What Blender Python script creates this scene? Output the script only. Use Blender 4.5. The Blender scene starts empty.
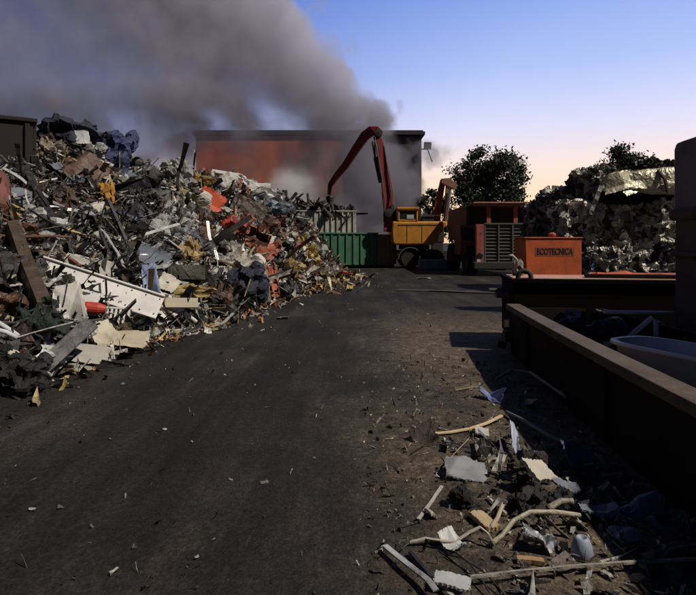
import bpy, bmesh, math, random
import numpy as np
from mathutils import Vector, Matrix, Euler
random.seed(7); RNG = np.random.default_rng(7)
S = bpy.context.scene
COL = S.collection
F, CX, HY, CAMH = 550.0, 348.0, 242.0, 1.6
def P(px, py, d): return Vector(((px-CX)/F*d, d, CAMH-(py-HY)/F*d))
def G(px, py, z=0.0):
    d = F*(CAMH-z)/(py-HY); return Vector(((px-CX)/F*d, d, z))
def tag(o, label=None, cat=None, group=None, kind=None):
    if label: o['label'] = label
    if cat: o['category'] = cat
    if group: o['group'] = group
    if kind: o['kind'] = kind
    return o
def empty(name, loc, rz=0.0):
    o = bpy.data.objects.new(name, None); COL.objects.link(o)
    o.location = loc; o.rotation_euler = (0, 0, rz); o.empty_display_size = .2
    return o
def link(name, me, mat=None, parent=None, loc=None):
    o = bpy.data.objects.new(name, me); COL.objects.link(o)
    if mat and not me.materials: me.materials.append(mat)
    if parent: o.parent = parent
    if loc is not None: o.location = loc
    return o
class MB:
    def __init__(s): s.v = []; s.f = []; s.smooth = False
    def add(s, vs, fs):
        b = len(s.v); s.v += [tuple(v) for v in vs]; s.f += [tuple(i+b for i in f) for f in fs]; return s
    def box(s, c, sz, rot=None, taper=None):
        x, y, z = sz[0]/2, sz[1]/2, sz[2]/2
        vs = []
        for k in (-1, 1):
            for (i, j) in ((-1,-1),(1,-1),(1,1),(-1,1)):
                t = taper if (taper and k == 1) else 1
                v = Vector((i*x*t, j*y*t, k*z))
                if rot: v = Euler(rot).to_matrix() @ v
                vs.append(v+Vector(c))
        return s.add(vs, [(3,2,1,0),(4,5,6,7),(0,1,5,4),(1,2,6,5),(2,3,7,6),(3,0,4,7)])
    def prism(s, poly, axis, a, b):
        # poly: 2D pts; axis 'x' -> (a, u, v), 'y' -> (u, a, v), 'z' -> (u, v, a)
        n = len(poly)
        m = {'x': lambda u, v, w: (w, u, v), 'y': lambda u, v, w: (u, w, v), 'z': lambda u, v, w: (u, v, w)}[axis]
        vs = [m(u, v, a) for u, v in poly]+[m(u, v, b) for u, v in poly]
        fs = [tuple(range(n)), tuple(range(2*n-1, n-1, -1))]+[(i, i+n, (i+1) % n+n, (i+1) % n) for i in range(n)]
        return s.add(vs, fs)
    def tube(s, pts, r, n=8, cap=True, flat=1.0):
        pts = [Vector(p) for p in pts]; rs = r if hasattr(r, '__len__') else [r]*len(pts)
        vs = []; up = None
        for i, p in enumerate(pts):
            t = (pts[min(i+1, len(pts)-1)]-pts[max(i-1, 0)]).normalized()
            if up is None:
                up = Vector((0, 0, 1)) if abs(t.z) < .9 else Vector((1, 0, 0))
            sd = t.cross(up).normalized(); up = sd.cross(t).normalized()
            for k in range(n):
                a = 2*math.pi*k/n
                vs.append(p+(sd*math.cos(a)+up*math.sin(a)*flat)*rs[i])
        fs = [(i*n+k, i*n+(k+1) % n, (i+1)*n+(k+1) % n, (i+1)*n+k) for i in range(len(pts)-1) for k in range(n)]
        if cap: fs += [tuple(range(n-1, -1, -1)), tuple((len(pts)-1)*n+k for k in range(n))]
        return s.add(vs, fs)
    def beam(s, pts, w, h, side=(0, 1, 0)):
        # rectangular section along a path; w across 'side', h perpendicular
        pts = [Vector(p) for p in pts]; sd = Vector(side).normalized(); vs = []
        hs = h if hasattr(h, '__len__') else [h]*len(pts)
        for i, p in enumerate(pts):
            t = (pts[min(i+1, len(pts)-1)]-pts[max(i-1, 0)]).normalized()
            u = t.cross(sd).normalized()
            for a, b in ((-1,-1),(1,-1),(1,1),(-1,1)): vs.append(p+sd*a*w/2+u*b*hs[i]/2)
        fs = [(i*4+k, i*4+(k+1) % 4, i*4+4+(k+1) % 4, i*4+4+k) for i in range(len(pts)-1) for k in range(4)]
        fs += [(3,2,1,0), tuple((len(pts)-1)*4+k for k in range(4))]
        return s.add(vs, fs)
    def lathe(s, prof, c=(0,0,0), n=20, axis='z'):
        vs = []
        for r, h in prof:
            for k in range(n):
                a = 2*math.pi*k/n; x, y = r*math.cos(a), r*math.sin(a)
                p = {'z': (x, y, h), 'x': (h, x, y), 'y': (x, h, y)}[axis]
                vs.append(Vector(p)+Vector(c))
        m = len(prof)
        fs = [(i*n+k, i*n+(k+1) % n, (i+1)*n+(k+1) % n, (i+1)*n+k) for i in range(m-1) for k in range(n)]
        fs += [tuple(range(n-1, -1, -1)), tuple((m-1)*n+k for k in range(n))]
        return s.add(vs, fs)
    def mesh(s, name):
        me = bpy.data.meshes.new(name); me.from_pydata(s.v, [], s.f)
        bm = bmesh.new(); bm.from_mesh(me); bmesh.ops.recalc_face_normals(bm, faces=bm.faces); bm.to_mesh(me); bm.free()
        if s.smooth:
            for p in me.polygons: p.use_smooth = True
        me.update(); return me
    def build(s, name, mat, parent=None, bevel=0, loc=None):
        o = link(name, s.mesh(name), mat, parent, loc)
        if bevel:
            b = o.modifiers.new('bevel', 'BEVEL'); b.width = bevel; b.segments = 2; b.limit_method = 'ANGLE'
        return o
# ------------------------------------------------------------------ materials
def new_mat(name):
    m = bpy.data.materials.new(name); m.use_nodes = True
    nt = m.node_tree; b = nt.nodes['Principled BSDF']; return m, nt, b
def N(nt, t, **kw):
    n = nt.nodes.new(t)
    for k, v in kw.items(): setattr(n, k, v)
    return n
def noise(nt, scale, detail=5, rough=.6, coord='Object', vec=None):
    n = N(nt, 'ShaderNodeTexNoise'); n.inputs['Scale'].default_value = scale; n.inputs['Detail'].default_value = detail
    n.inputs['Roughness'].default_value = rough
    if vec is None:
        tc = N(nt, 'ShaderNodeTexCoord'); vec = tc.outputs[coord]
    nt.links.new(vec, n.inputs['Vector']); return n
def ramp(nt, fac, stops):
    r = N(nt, 'ShaderNodeValToRGB'); e = r.color_ramp.elements
    while len(e) < len(stops): e.new(.5)
    for i, (p, c) in enumerate(stops):
        e[i].position = p; e[i].color = (*c, 1) if len(c) == 3 else c
    nt.links.new(fac, r.inputs['Fac']); return r
def mixc(nt, fac, a, b, mode='MIX'):
    m = N(nt, 'ShaderNodeMix', data_type='RGBA', blend_type=mode)
    for v, i in ((fac, 0), (a, 6), (b, 7)):
        if isinstance(v, (int, float)): m.inputs[i].default_value = v
        elif isinstance(v, (tuple, list)): m.inputs[i].default_value = (*v, 1)
        else: nt.links.new(v, m.inputs[i])
    return m.outputs[2]
def bump(nt, b, h, strength=.4, dist=.02):
    n = N(nt, 'ShaderNodeBump'); n.inputs['Strength'].default_value = strength; n.inputs['Distance'].default_value = dist
    nt.links.new(h, n.inputs['Height']); nt.links.new(n.outputs[0], b.inputs['Normal'])
def painted(name, col, dirt=(.03, .022, .016), amt=.55, rough=.55, metal=0.0, sc=2.5, rust=None, src=None, bmp=.15, crush=0):
    """worn painted / bare metal: base colour, patches of grime, optional rust"""
    m, nt, b = new_mat(name)
    base = src(nt) if src else col
    n1 = noise(nt, sc, 8, .68); r1 = ramp(nt, n1.outputs[0], [(.42, (0,0,0)), (.68, (1,1,1))])
    mul = N(nt, 'ShaderNodeMath', operation='MULTIPLY'); mul.inputs[1].default_value = amt
    nt.links.new(r1.outputs[0], mul.inputs[0])
    c = mixc(nt, mul.outputs[0], base, dirt)
    if rust:
        n2 = noise(nt, sc*3.1, 9, .75); r2 = ramp(nt, n2.outputs[0], [(.56, (0,0,0)), (.66, (1,1,1))])
        c = mixc(nt, r2.outputs[0], c, rust)
    nt.links.new(c, b.inputs['Base Color'])
    rr = N(nt, 'ShaderNodeMapRange'); rr.inputs[3].default_value = rough-.12; rr.inputs[4].default_value = min(1, rough+.25)
    nt.links.new(n1.outputs[0], rr.inputs[0]); nt.links.new(rr.outputs[0], b.inputs['Roughness'])
    b.inputs['Metallic'].default_value = metal
    n3 = noise(nt, sc*6, 4, .6)
    if crush:
        geo = N(nt, 'ShaderNodeNewGeometry'); wn = noise(nt, 2.0, 3, .6, vec=geo.outputs['Position'])
        wv = mixc(nt, .25, geo.outputs['Position'], wn.outputs['Color'])
        vo = N(nt, 'ShaderNodeTexVoronoi'); vo.inputs['Scale'].default_value = crush; nt.links.new(wv, vo.inputs['Vector'])
        h = mixc(nt, .25, vo.outputs['Distance'], n3.outputs[0]); bump(nt, b, h, .9, .09)
    else: bump(nt, b, n3.outputs[0], bmp, .02)
    return m
def obj_color(nt): return N(nt, 'ShaderNodeObjectInfo').outputs['Color']
def tint_color(nt):
    a = N(nt, 'ShaderNodeAttribute'); a.attribute_name = 'tint'
    return mixc(nt, 1.0, obj_color(nt), a.outputs['Color'], 'MULTIPLY')
def attr_color(nt):
    a = N(nt, 'ShaderNodeAttribute'); a.attribute_name = 'tint'; return a.outputs['Color']
RUST = (.13, .05, .022)
M = {}
M['scrap'] = painted('scrap_paint', None, amt=.6, rough=.5, src=obj_color, sc=2.2, rust=(.07,.035,.02), crush=5)
M['crush'] = painted('crushed_paint', None, amt=.55, rough=.5, src=tint_color, sc=1.8, rust=None, crush=5.5)
M['carskin'] = painted('crumpled_car_paint', None, amt=.25, rough=.36, src=attr_color, sc=2.0, metal=.35, rust=(.12,.08,.04), crush=3)
M['bale'] = painted('bale_metal', None, amt=.45, rough=.38, src=attr_color, sc=4.0, metal=.12, crush=9)
M['clean'] = painted('plain_paint', None, amt=.25, rough=.5, src=obj_color, sc=2.0)
M['fabric'] = painted('dull_cloth', None, amt=.3, rough=.7, src=obj_color, sc=3, crush=7)
M['metal'] = painted('bare_metal', None, amt=.5, rough=.42, metal=.7, src=obj_color, sc=3)
M['tint'] = painted('mixed_scrap', None, amt=.45, rough=.5, src=attr_color, sc=3.0, metal=.15, crush=7)
M['wood'] = painted('raw_wood', None, amt=.35, rough=.8, src=obj_color, sc=6)
M['glass'], nt, b = new_mat('dark_glass'); b.inputs['Base Color'].default_value = (.02,.025,.03,1); b.inputs['Roughness'].default_value = .15
M['clear'], nt, b = new_mat('clear_plastic'); b.inputs['Base Color'].default_value = (.20,.22,.27,1); b.inputs['Roughness'].default_value = .2; b.inputs['Alpha'].default_value = .7
M['yellow'] = painted('machine_yellow', (.68,.28,.025), dirt=(.14,.07,.03), amt=.5, rough=.5, sc=1.2, rust=(.25,.08,.02))
M['red'] = painted('boom_red', (.30,.028,.025), amt=.6, rough=.5, sc=1.2)
M['truck_red'] = painted('truck_red', (.44,.10,.07), amt=.45, rough=.6, sc=1.5, rust=RUST)
M['truck_dark'] = painted('truck_dark', (.24,.07,.05), amt=.5, rough=.7, sc=1.5, rust=(.05,.025,.015))
M['dark'] = painted('dark_steel', (.035,.032,.03), amt=.5, rough=.6, sc=2)
M['grille'] = painted('grille_grey', (.13,.12,.10), amt=.5, rough=.6, sc=2)
M['rubber'] = painted('tyre_rubber', (.02,.02,.02), dirt=(.06,.05,.04), amt=.4, rough=.85, sc=4)
M['chrome'] = painted('piston_steel', (.5,.5,.5), amt=.2, rough=.3, metal=.9)
M['green'] = painted('skip_green', (.045,.17,.09), amt=.45, rough=.6, sc=1.3, rust=RUST)
M['brownbox'] = painted('skip_brown', (.30,.16,.095), amt=.45, rough=.7, sc=1.3, rust=RUST)
M['palebox'] = painted('skip_pale', (.52,.50,.42), amt=.5, rough=.6, sc=1.1, rust=(.12,.07,.04))
M['orange'] = painted('orange_paint', (.56,.10,.017), dirt=(.13,.035,.012), amt=.6, rough=.55, sc=2.2)
M['nearblack'] = painted('near_black', (.006,.0055,.005), dirt=(.012,.009,.007), amt=.5, rough=.7, sc=1.5)  # even near-black: container sides, skip floor, box under the car
for k_ in ('nearblack',): M[k_].node_tree.nodes['Principled BSDF'].inputs['Specular IOR Level'].default_value = .05
M['deck'] = painted('pinkish_deck', (.52,.27,.19), dirt=(.2,.1,.06), amt=.6, rough=.75, sc=2)
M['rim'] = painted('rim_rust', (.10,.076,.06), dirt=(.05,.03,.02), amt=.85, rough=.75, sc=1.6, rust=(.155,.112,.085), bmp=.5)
M['wallB'] = painted('skip_wall_shaded_rust', (.017,.011,.009), dirt=(.010,.008,.007), amt=.7, rough=.75, sc=2)  # shadow on the skip wall is put into this very dark rust
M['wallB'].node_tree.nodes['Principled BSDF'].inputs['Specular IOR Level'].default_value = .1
M['tallbox'] = painted('tall_grey_steel', (.18,.175,.175), dirt=(.05,.03,.022), amt=.6, rough=.7, sc=1.2)
M['tallbrown'] = painted('tall_brown_steel', (.085,.068,.06), dirt=(.03,.02,.015), amt=.6, rough=.75, sc=1.6)
M['letter'], nt, b = new_mat('lettering_black'); b.inputs['Base Color'].default_value = (.012,.009,.008,1); b.inputs['Roughness'].default_value = .6
M['darkwood'] = painted('old_dark_steel', (.013,.008,.007), amt=.5, rough=.8, sc=2)
M['bark'] = painted('bark', (.05,.035,.025), amt=.5, rough=.9, sc=6)
M['concrete'] = painted('pale_concrete', (.30,.31,.34), amt=.4, rough=.85, sc=2)
# ------------------------------------------------------------------ render / world / camera
S.render.engine = 'CYCLES'
S.view_settings.view_transform = 'Standard'; S.view_settings.look = 'None'
S.view_settings.exposure = 0; S.view_settings.gamma = 1
S.cycles.volume_step_rate = 1.0; S.cycles.volume_max_steps = 96; S.cycles.volume_bounces = 2
S.cycles.use_denoising = True
S.cycles.max_bounces = 5; S.cycles.diffuse_bounces = 2; S.cycles.transparent_max_bounces = 8
cam = bpy.data.cameras.new('camera'); co = bpy.data.objects.new('camera', cam); COL.objects.link(co)
co.location = (0, 0, CAMH); co.rotation_euler = (math.pi/2, 0, 0)
cam.sensor_width = 36; cam.lens = F/696*36; cam.shift_y = -(297.5-HY)/696; cam.clip_end = 3000; cam.clip_start = .05
S.camera = co
SUN_AZ = math.radians(114); SUN_EL = math.radians(50)      # azimuth from +Y towards +X
sd = Vector((math.sin(SUN_AZ)*math.cos(SUN_EL), math.cos(SUN_AZ)*math.cos(SUN_EL), math.sin(SUN_EL)))
sl = bpy.data.lights.new('sun', 'SUN'); sl.energy = 3.6; sl.angle = math.radians(1.2); sl.color = (1, .92, .81)
so = bpy.data.objects.new('sun', sl); COL.objects.link(so); so.rotation_euler = (-sd).to_track_quat('-Z', 'Y').to_euler(); so.location = (30, 0, 30)
W = bpy.data.worlds.new('World'); S.world = W; W.use_nodes = True
nt = W.node_tree; bg = nt.nodes['Background']
sky = N(nt, 'ShaderNodeTexSky', sky_type='NISHITA'); sky.sun_disc = False
sky.sun_elevation = math.radians(1.5); sky.sun_rotation = math.radians(48); sky.ozone_density = 3; sky.dust_density = 1.0; sky.air_density = 1.0
tc = N(nt, 'ShaderNodeTexCoord')
sep = N(nt, 'ShaderNodeSeparateXYZ'); nt.links.new(tc.outputs['Generated'], sep.inputs[0])
# dusk: blue overhead, lavender, then peach along the sunset horizon; the far side of the sky is already night blue
grad = ramp(nt, sep.outputs['Z'], [(0, (.95,.62,.36)), (.07, (1.05,.76,.50)), (.13, (.98,.79,.72)), (.20, (.72,.73,.95)), (.29, (.44,.55,.93)), (.41, (.25,.39,.83)), (.53, (.05,.09,.25)), (.75, (.015,.025,.08))])
dot = N(nt, 'ShaderNodeVectorMath', operation='DOT_PRODUCT'); nt.links.new(tc.outputs['Generated'], dot.inputs[0])
az = math.radians(32); dot.inputs[1].default_value = (math.sin(az), math.cos(az), 0)
side = ramp(nt, dot.outputs['Value'], [(.0, (.05,.055,.08)), (.35, (.11,.12,.17)), (.72, (.55,.62,.80)), (.92, (1,1,1))])
cg = mixc(nt, 1.0, grad.outputs[0], side.outputs[0], 'MULTIPLY')
sk = N(nt, 'ShaderNodeVectorMath', operation='SCALE'); nt.links.new(sky.outputs[0], sk.inputs[0]); sk.inputs['Scale'].default_value = .02
add = mixc(nt, 1.0, cg, sk.outputs[0], 'ADD')
nt.links.new(add, bg.inputs['Color']); bg.inputs['Strength'].default_value = 1.0
# ------------------------------------------------------------------ helpers for crumpled scrap
def crumple(xy, seed, k=7, amp=.12):
    """sum of sharp folds -> sheet-metal creases"""
    r = np.random.default_rng(seed); z = np.zeros(len(xy))
    for i in range(k):
        a = r.uniform(0, 2*math.pi); off = r.uniform(-.45, .45)
        z += r.uniform(-1, 1)*amp*np.abs(xy[:, 0]*math.cos(a)+xy[:, 1]*math.sin(a)-off)*2
    return z-z.mean()
def sheet_mesh(name, seed, w=1., h=1., n=16, amp=.12, k=9, thick=.012, tear=.03):
    r = np.random.default_rng(seed)
    u, v = np.meshgrid(np.linspace(-.5, .5, n), np.linspace(-.5, .5, n)); xy = np.stack([u.ravel(), v.ravel()], 1)
    edge = np.maximum(np.abs(xy[:, 0]), np.abs(xy[:, 1])) > .49
    z = crumple(xy, seed, k, amp)
    xy2 = xy.copy(); xy2[edge] += r.normal(0, tear, (edge.sum(), 2))*.6
    z[edge] += r.normal(0, tear*.5, edge.sum())
    pts = np.stack([xy2[:, 0]*w, xy2[:, 1]*h, z*max(w, h)], 1)
    fs = [(j*n+i, j*n+i+1, (j+1)*n+i+1, (j+1)*n+i) for j in range(n-1) for i in range(n-1)]
    me = bpy.data.meshes.new(name); nb = len(pts)
    back = pts-np.array([0, 0, thick])
    fs2 = [tuple(nb+i for i in reversed(f)) for f in fs]
    ring = [i for i in range(n)]+[j*n+n-1 for j in range(1, n)]+[(n-1)*n+i for i in range(n-2, -1, -1)]+[j*n for j in range(n-2, 0, -1)]
    rim = [(ring[i], nb+ring[i], nb+ring[(i+1) % len(ring)], ring[(i+1) % len(ring)]) for i in range(len(ring))]
    me.from_pydata(np.concatenate([pts, back]).tolist(), [], fs+fs2+rim); me.update(); return me
def chunk_mesh(name, seed, sub=3, k=14, amp=.35, squash=(1, .8, .6)):
    bm = bmesh.new(); bmesh.ops.create_icosphere(bm, subdivisions=sub, radius=.5)
    p = np.array([v.co for v in bm.verts]); r = np.random.default_rng(seed)
    q = np.sign(p)*np.abs(p*2)**.6*.5
    d = np.zeros(len(p))
    for i in range(k):
        n = r.normal(size=3); n /= np.linalg.norm(n); o = r.uniform(-.35, .35)
        d += r.uniform(-1, 1)*amp*np.abs(q@n-o)
    q = q*(1+d-d.mean())[:, None]+r.normal(0, .012, q.shape)
    q *= np.array(squash)
    for v, c in zip(bm.verts, q): v.co = c
    me = bpy.data.meshes.new(name); bm.to_mesh(me); bm.free(); return me
def cell_block(name, size, seed, ncell=170, res=.045, amp=.10, palette=None, folds=0):
    """compressed scrap bale: a block whose skin is many tilted, folded plates of different colours"""
    r = np.random.default_rng(seed); bm = bmesh.new()
    w, d, h = size
    vs = []; fs = []
    def face(o, a, b, na, nb):
        base = len(vs)
        for j in range(nb+1):
            for i in range(na+1): vs.append(np.array(o)+np.array(a)*i/na+np.array(b)*j/nb)
        for j in range(nb):
            for i in range(na): fs.append((base+j*(na+1)+i, base+j*(na+1)+i+1, base+(j+1)*(na+1)+i+1, base+(j+1)*(na+1)+i))
    nx, ny, nz = [max(3, int(s/res)) for s in size]; x, y, z = w/2, d/2, h/2
    face((-x,-y,-z), (w,0,0), (0,0,h), nx, nz); face((x,y,-z), (-w,0,0), (0,0,h), nx, nz)
    face((-x,y,-z), (0,-d,0), (0,0,h), ny, nz); face((x,-y,-z), (0,d,0), (0,0,h), ny, nz)
    face((-x,-y,z), (w,0,0), (0,d,0), nx, ny); face((-x,y,-z), (w,0,0), (0,-d,0), nx, ny)
    p = np.array(vs)
    me = bpy.data.meshes.new(name); me.from_pydata(p.tolist(), [], fs)
    bm.from_mesh(me); bmesh.ops.remove_doubles(bm, verts=bm.verts, dist=.0005); bm.to_mesh(me); bm.free()
    p = np.array([v.co for v in me.vertices])
    half = np.array([x, y, z]); s = p/half; nn = np.sign(s)*np.abs(s)**6; nn /= np.linalg.norm(nn, axis=1)[:, None]
    seeds = r.uniform(-1, 1, (ncell, 3))*half*1.05
    m = r.integers(0, 3, ncell); seeds[np.arange(ncell), m] = np.sign(seeds[np.arange(ncell), m])*half[m]
    stretch = np.ones(3)
    pw = p+np.stack([np.sin(p[:, 1]*9+seed), np.sin(p[:, 2]*11+1), np.sin(p[:, 0]*10+2)], 1)*.03
    D = ((pw[:, None, :]-seeds[None])**2).sum(2); c = D.argmin(1)
    offs = r.uniform(-1, .6, ncell)*amp; gr = r.normal(0, .55, (ncell, 3))
    disp = offs[c]+((p-seeds[c])*gr[c]).sum(1)
    fold = r.normal(size=(ncell, 3)); disp += r.uniform(-.5, .5, ncell)[c]*np.abs(((p-seeds[c])*fold[c]).sum(1))
    if folds:
        disp = np.zeros(len(p))
        for i in range(folds):
            fn = r.normal(size=3)*np.array([1.3, .8, 1]); fn /= np.linalg.norm(fn); disp += r.uniform(-1, 1)*amp*np.abs(p@fn-r.uniform(-.8, .8)*x*abs(fn[0]))
        disp -= disp.mean()
    bulge = (np.sin(p[:, 0]*3.1+seed)+np.sin(p[:, 1]*2.7+seed*2)+np.sin(p[:, 2]*3.7+seed*3))*.03
    rr = .12
    ps = p-nn*(np.linalg.norm(np.maximum(np.abs(p)-half+rr, 0), axis=1)-rr).clip(0)[:, None]
    q = ps+nn*(disp.clip(-amp*1.6, amp*1.3)+bulge)[:, None]+r.normal(0, .006, p.shape)
    me.vertices.foreach_set('co', q.ravel()); me.update()
    set_tint(me, c, ncell, palette, r)
    return me
GREYS = [(.42,.39,.33),(.35,.33,.30),(.5,.47,.4),(.25,.23,.21),(.16,.15,.14),(.6,.57,.5),(.06,.055,.05),(.03,.03,.03),(.2,.16,.12),(.12,.06,.035)]
def set_tint(me, vcell, ncell, palette, r):
    palette = palette or GREYS
    pc = np.array([palette[i] for i in r.integers(0, len(palette), ncell)])*r.uniform(.7, 1.2, (ncell, 1))
    col = np.ones((len(me.loops), 4)); fi = np.empty(len(me.loops), int); me.loops.foreach_get('vertex_index', fi)
    starts = np.empty(len(me.polygons), int); tot = np.empty(len(me.polygons), int)
    me.polygons.foreach_get('loop_start', starts); me.polygons.foreach_get('loop_total', tot)
    first = vcell[fi[starts]]
    col[:, :3] = pc[np.repeat(first, tot)]
    a = me.color_attributes.new('tint', 'FLOAT_COLOR', 'CORNER'); a.data.foreach_set('color', col.ravel())
# ------------------------------------------------------------------ ground
def ground():
    def axis(lo, hi, near, step, far):
        a = list(np.arange(lo, hi, step)); f = near
        ext = [25, 60, 140, 320, 700]
        return np.array([lo-e for e in reversed(ext)]+a+[hi+e for e in ext])
    xs = axis(-9, 12, 0, .16, 0); ys = axis(-4, 34, 0, .16, 0)
    X, Y = np.meshgrid(xs, ys)
    Z = (np.sin(X*1.3+Y*.31)*.5+np.sin(X*.47-Y*.8+1)*.6+np.sin(X*2.9+np.sin(Y*1.1))*.25+np.sin(Y*2.3+X*.9)*.2)*.008
    Z += RNG.normal(0, .0022, Z.shape)
    far = (np.abs(X) > 14) | (Y > 36) | (Y < -5); Z[far] = -.01
    n = len(xs)
    fs = [(j*n+i, j*n+i+1, (j+1)*n+i+1, (j+1)*n+i) for j in range(len(ys)-1) for i in range(n-1)]
    me = bpy.data.meshes.new('ground'); me.from_pydata(np.stack([X.ravel(), Y.ravel(), Z.ravel()], 1).tolist(), [], fs)
    for p in me.polygons: p.use_smooth = True
    m, nt, b = new_mat('oily_asphalt_and_dirt')
    geo = N(nt, 'ShaderNodeNewGeometry'); pos = geo.outputs['Position']
    mp = N(nt, 'ShaderNodeMapping'); nt.links.new(pos, mp.inputs[0]); mp.inputs['Scale'].default_value = (1, .35, 1); mp.inputs['Rotation'].default_value = (0, 0, -.08)
    n1 = noise(nt, .9, 8, .65, vec=mp.outputs[0]); n2 = noise(nt, 7, 7, .7, vec=pos); n3 = noise(nt, 60, 3, .6, vec=pos); n4 = noise(nt, .35, 5, .6, vec=pos)
    asph = ramp(nt, n1.outputs[0], [(.32, (.0068,.0058,.005)), (.5, (.0145,.0124,.0106)), (.68, (.034,.029,.0245))])
    dirt = ramp(nt, n2.outputs[0], [(.32, (.036,.027,.0185)), (.5, (.095,.071,.048)), (.66, (.18,.14,.096))])
    sp = N(nt, 'ShaderNodeSeparateXYZ'); nt.links.new(pos, sp.inputs[0])
    # packed pale dirt on the verge by the skips (x above about 0.6 m)
    ma = N(nt, 'ShaderNodeMath', operation='MULTIPLY_ADD'); nt.links.new(n4.outputs[0], ma.inputs[0]); ma.inputs[1].default_value = 4.2; nt.links.new(sp.outputs['X'], ma.inputs[2])
    mb = N(nt, 'ShaderNodeMath', operation='MULTIPLY_ADD'); nt.links.new(n1.outputs[0], mb.inputs[0]); mb.inputs[1].default_value = 1.2; nt.links.new(ma.outputs[0], mb.inputs[2])
    mr = N(nt, 'ShaderNodeMapRange', interpolation_type='SMOOTHSTEP'); nt.links.new(mb.outputs[0], mr.inputs[0]); mr.inputs[1].default_value = 2.3; mr.inputs[2].default_value = 4.4
    ga = N(nt, 'ShaderNodeMapRange', interpolation_type='SMOOTHSTEP'); nt.links.new(sp.outputs['Y'], ga.inputs[0]); ga.inputs[1].default_value = 15; ga.inputs[2].default_value = 8.5
    mm = N(nt, 'ShaderNodeMath', operation='MULTIPLY'); nt.links.new(mr.outputs[0], mm.inputs[0]); nt.links.new(ga.outputs[0], mm.inputs[1])
    mq = N(nt, 'ShaderNodeMapping'); nt.links.new(pos, mq.inputs[0]); mq.inputs['Scale'].default_value = (2.6, .13, 1); mq.inputs['Rotation'].default_value = (0, 0, .10)
    trk = ramp(nt, noise(nt, 1.0, 6, .65, vec=mq.outputs[0]).outputs[0], [(.34, (.5,.5,.5)), (.5, (1,1,1)), (.66, (1.75,1.68,1.6))])
    blot = ramp(nt, noise(nt, .55, 9, .72, vec=pos).outputs[0], [(.35, (.55,.53,.52)), (.5, (1,1,1)), (.65, (1.5,1.42,1.34))])
    asph2 = mixc(nt, 1.0, mixc(nt, 1.0, asph.outputs[0], trk.outputs[0], 'MULTIPLY'), blot.outputs[0], 'MULTIPLY')
    c = mixc(nt, mm.outputs[0], asph2, dirt.outputs[0])
    sc_ = ramp(nt, noise(nt, 5.5, 12, .85, vec=pos).outputs[0], [(.60, (0,0,0)), (.68, (.5,.5,.5))])
    c = mixc(nt, sc_.outputs[0], c, (.07, .06, .05))
    n5 = noise(nt, 2.2, 9, .75, vec=pos); stain = ramp(nt, n5.outputs[0], [(.36, (1,1,1)), (.44, (0,0,0))])
    c = mixc(nt, stain.outputs[0], c, (.018, .015, .013))
    pale = ramp(nt, noise(nt, 3.4, 10, .8, vec=mp.outputs[0]).outputs[0], [(.62, (0,0,0)), (.74, (.55,.55,.55))])
    c = mixc(nt, pale.outputs[0], c, (.13, .11, .09))
    n7 = noise(nt, 22, 6, .8, vec=pos); mid = ramp(nt, n7.outputs[0], [(.36, (.45,.45,.45)), (.5, (1,1,1)), (.64, (1.75,1.7,1.62))]); c = mixc(nt, 1.0, c, mid.outputs[0], 'MULTIPLY')
    fine = ramp(nt, n3.outputs[0], [(.3, (.5,.5,.5)), (.7, (1.5,1.5,1.5))])
    c = mixc(nt, 1.0, c, fine.outputs[0], 'MULTIPLY')
    nt.links.new(c, b.inputs['Base Color']); b.inputs['Roughness'].default_value = .78; b.inputs['Specular IOR Level'].default_value = .3
    h = mixc(nt, .5, n3.outputs[0], n2.outputs[0]); bump(nt, b, h, .7, .03)
    tag(link('ground', me, m), kind='structure')
ground()
# ------------------------------------------------------------------ the left scrap heap
CTRL = [  # foot (x,d), ridge (x,d,z)
 ((-4.3,2.6),(-9.5,8.0,3.6)), ((-3.65,5.75),(-7.4,11.5,3.0)), ((-3.5,8.0),(-7.56,13.5,3.75)), ((-3.25,9.2),(-7.2,14.5,4.35)),
 ((-2.8,10.5),(-6.65,15.5,3.85)), ((-2.4,12),(-6.1,17,3.65)), ((-2.05,14.5),(-5.25,19.5,3.95)), ((-1.75,16.6),(-4.1,21.5,3.7)),
 ((-1.35,19.5),(-2.95,23.5,3.35)), ((-.85,23.2),(-2.0,26,2.1)), ((-.3,26.3),(-.8,27.6,.45))]
CT = np.array([(a[0], a[1], b[0], b[1], b[2]) for a, b in CTRL])
def heap_pt(t, s):
    """t 0..1 along the heap, s 0 foot .. 1 ridge .. 2 back foot (vectorised)"""
    tt = np.clip(t, 0, 1)*(len(CT)-1); c = [np.interp(tt, np.arange(len(CT)), CT[:, k]) for k in range(5)]
    a = np.clip(s, 0, 1); b = np.clip(s-1, 0, 1)
    x = c[0]+(c[2]-c[0])*a+(c[2]-c[0])*.9*b; y = c[1]+(c[3]-c[1])*a+1.2*b
    z = c[4]*(a**.85*.75+.25*a**2)*(1-b**1.3)
    return np.stack([x, y, z], -1)
NT, NS = 330, 110
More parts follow.
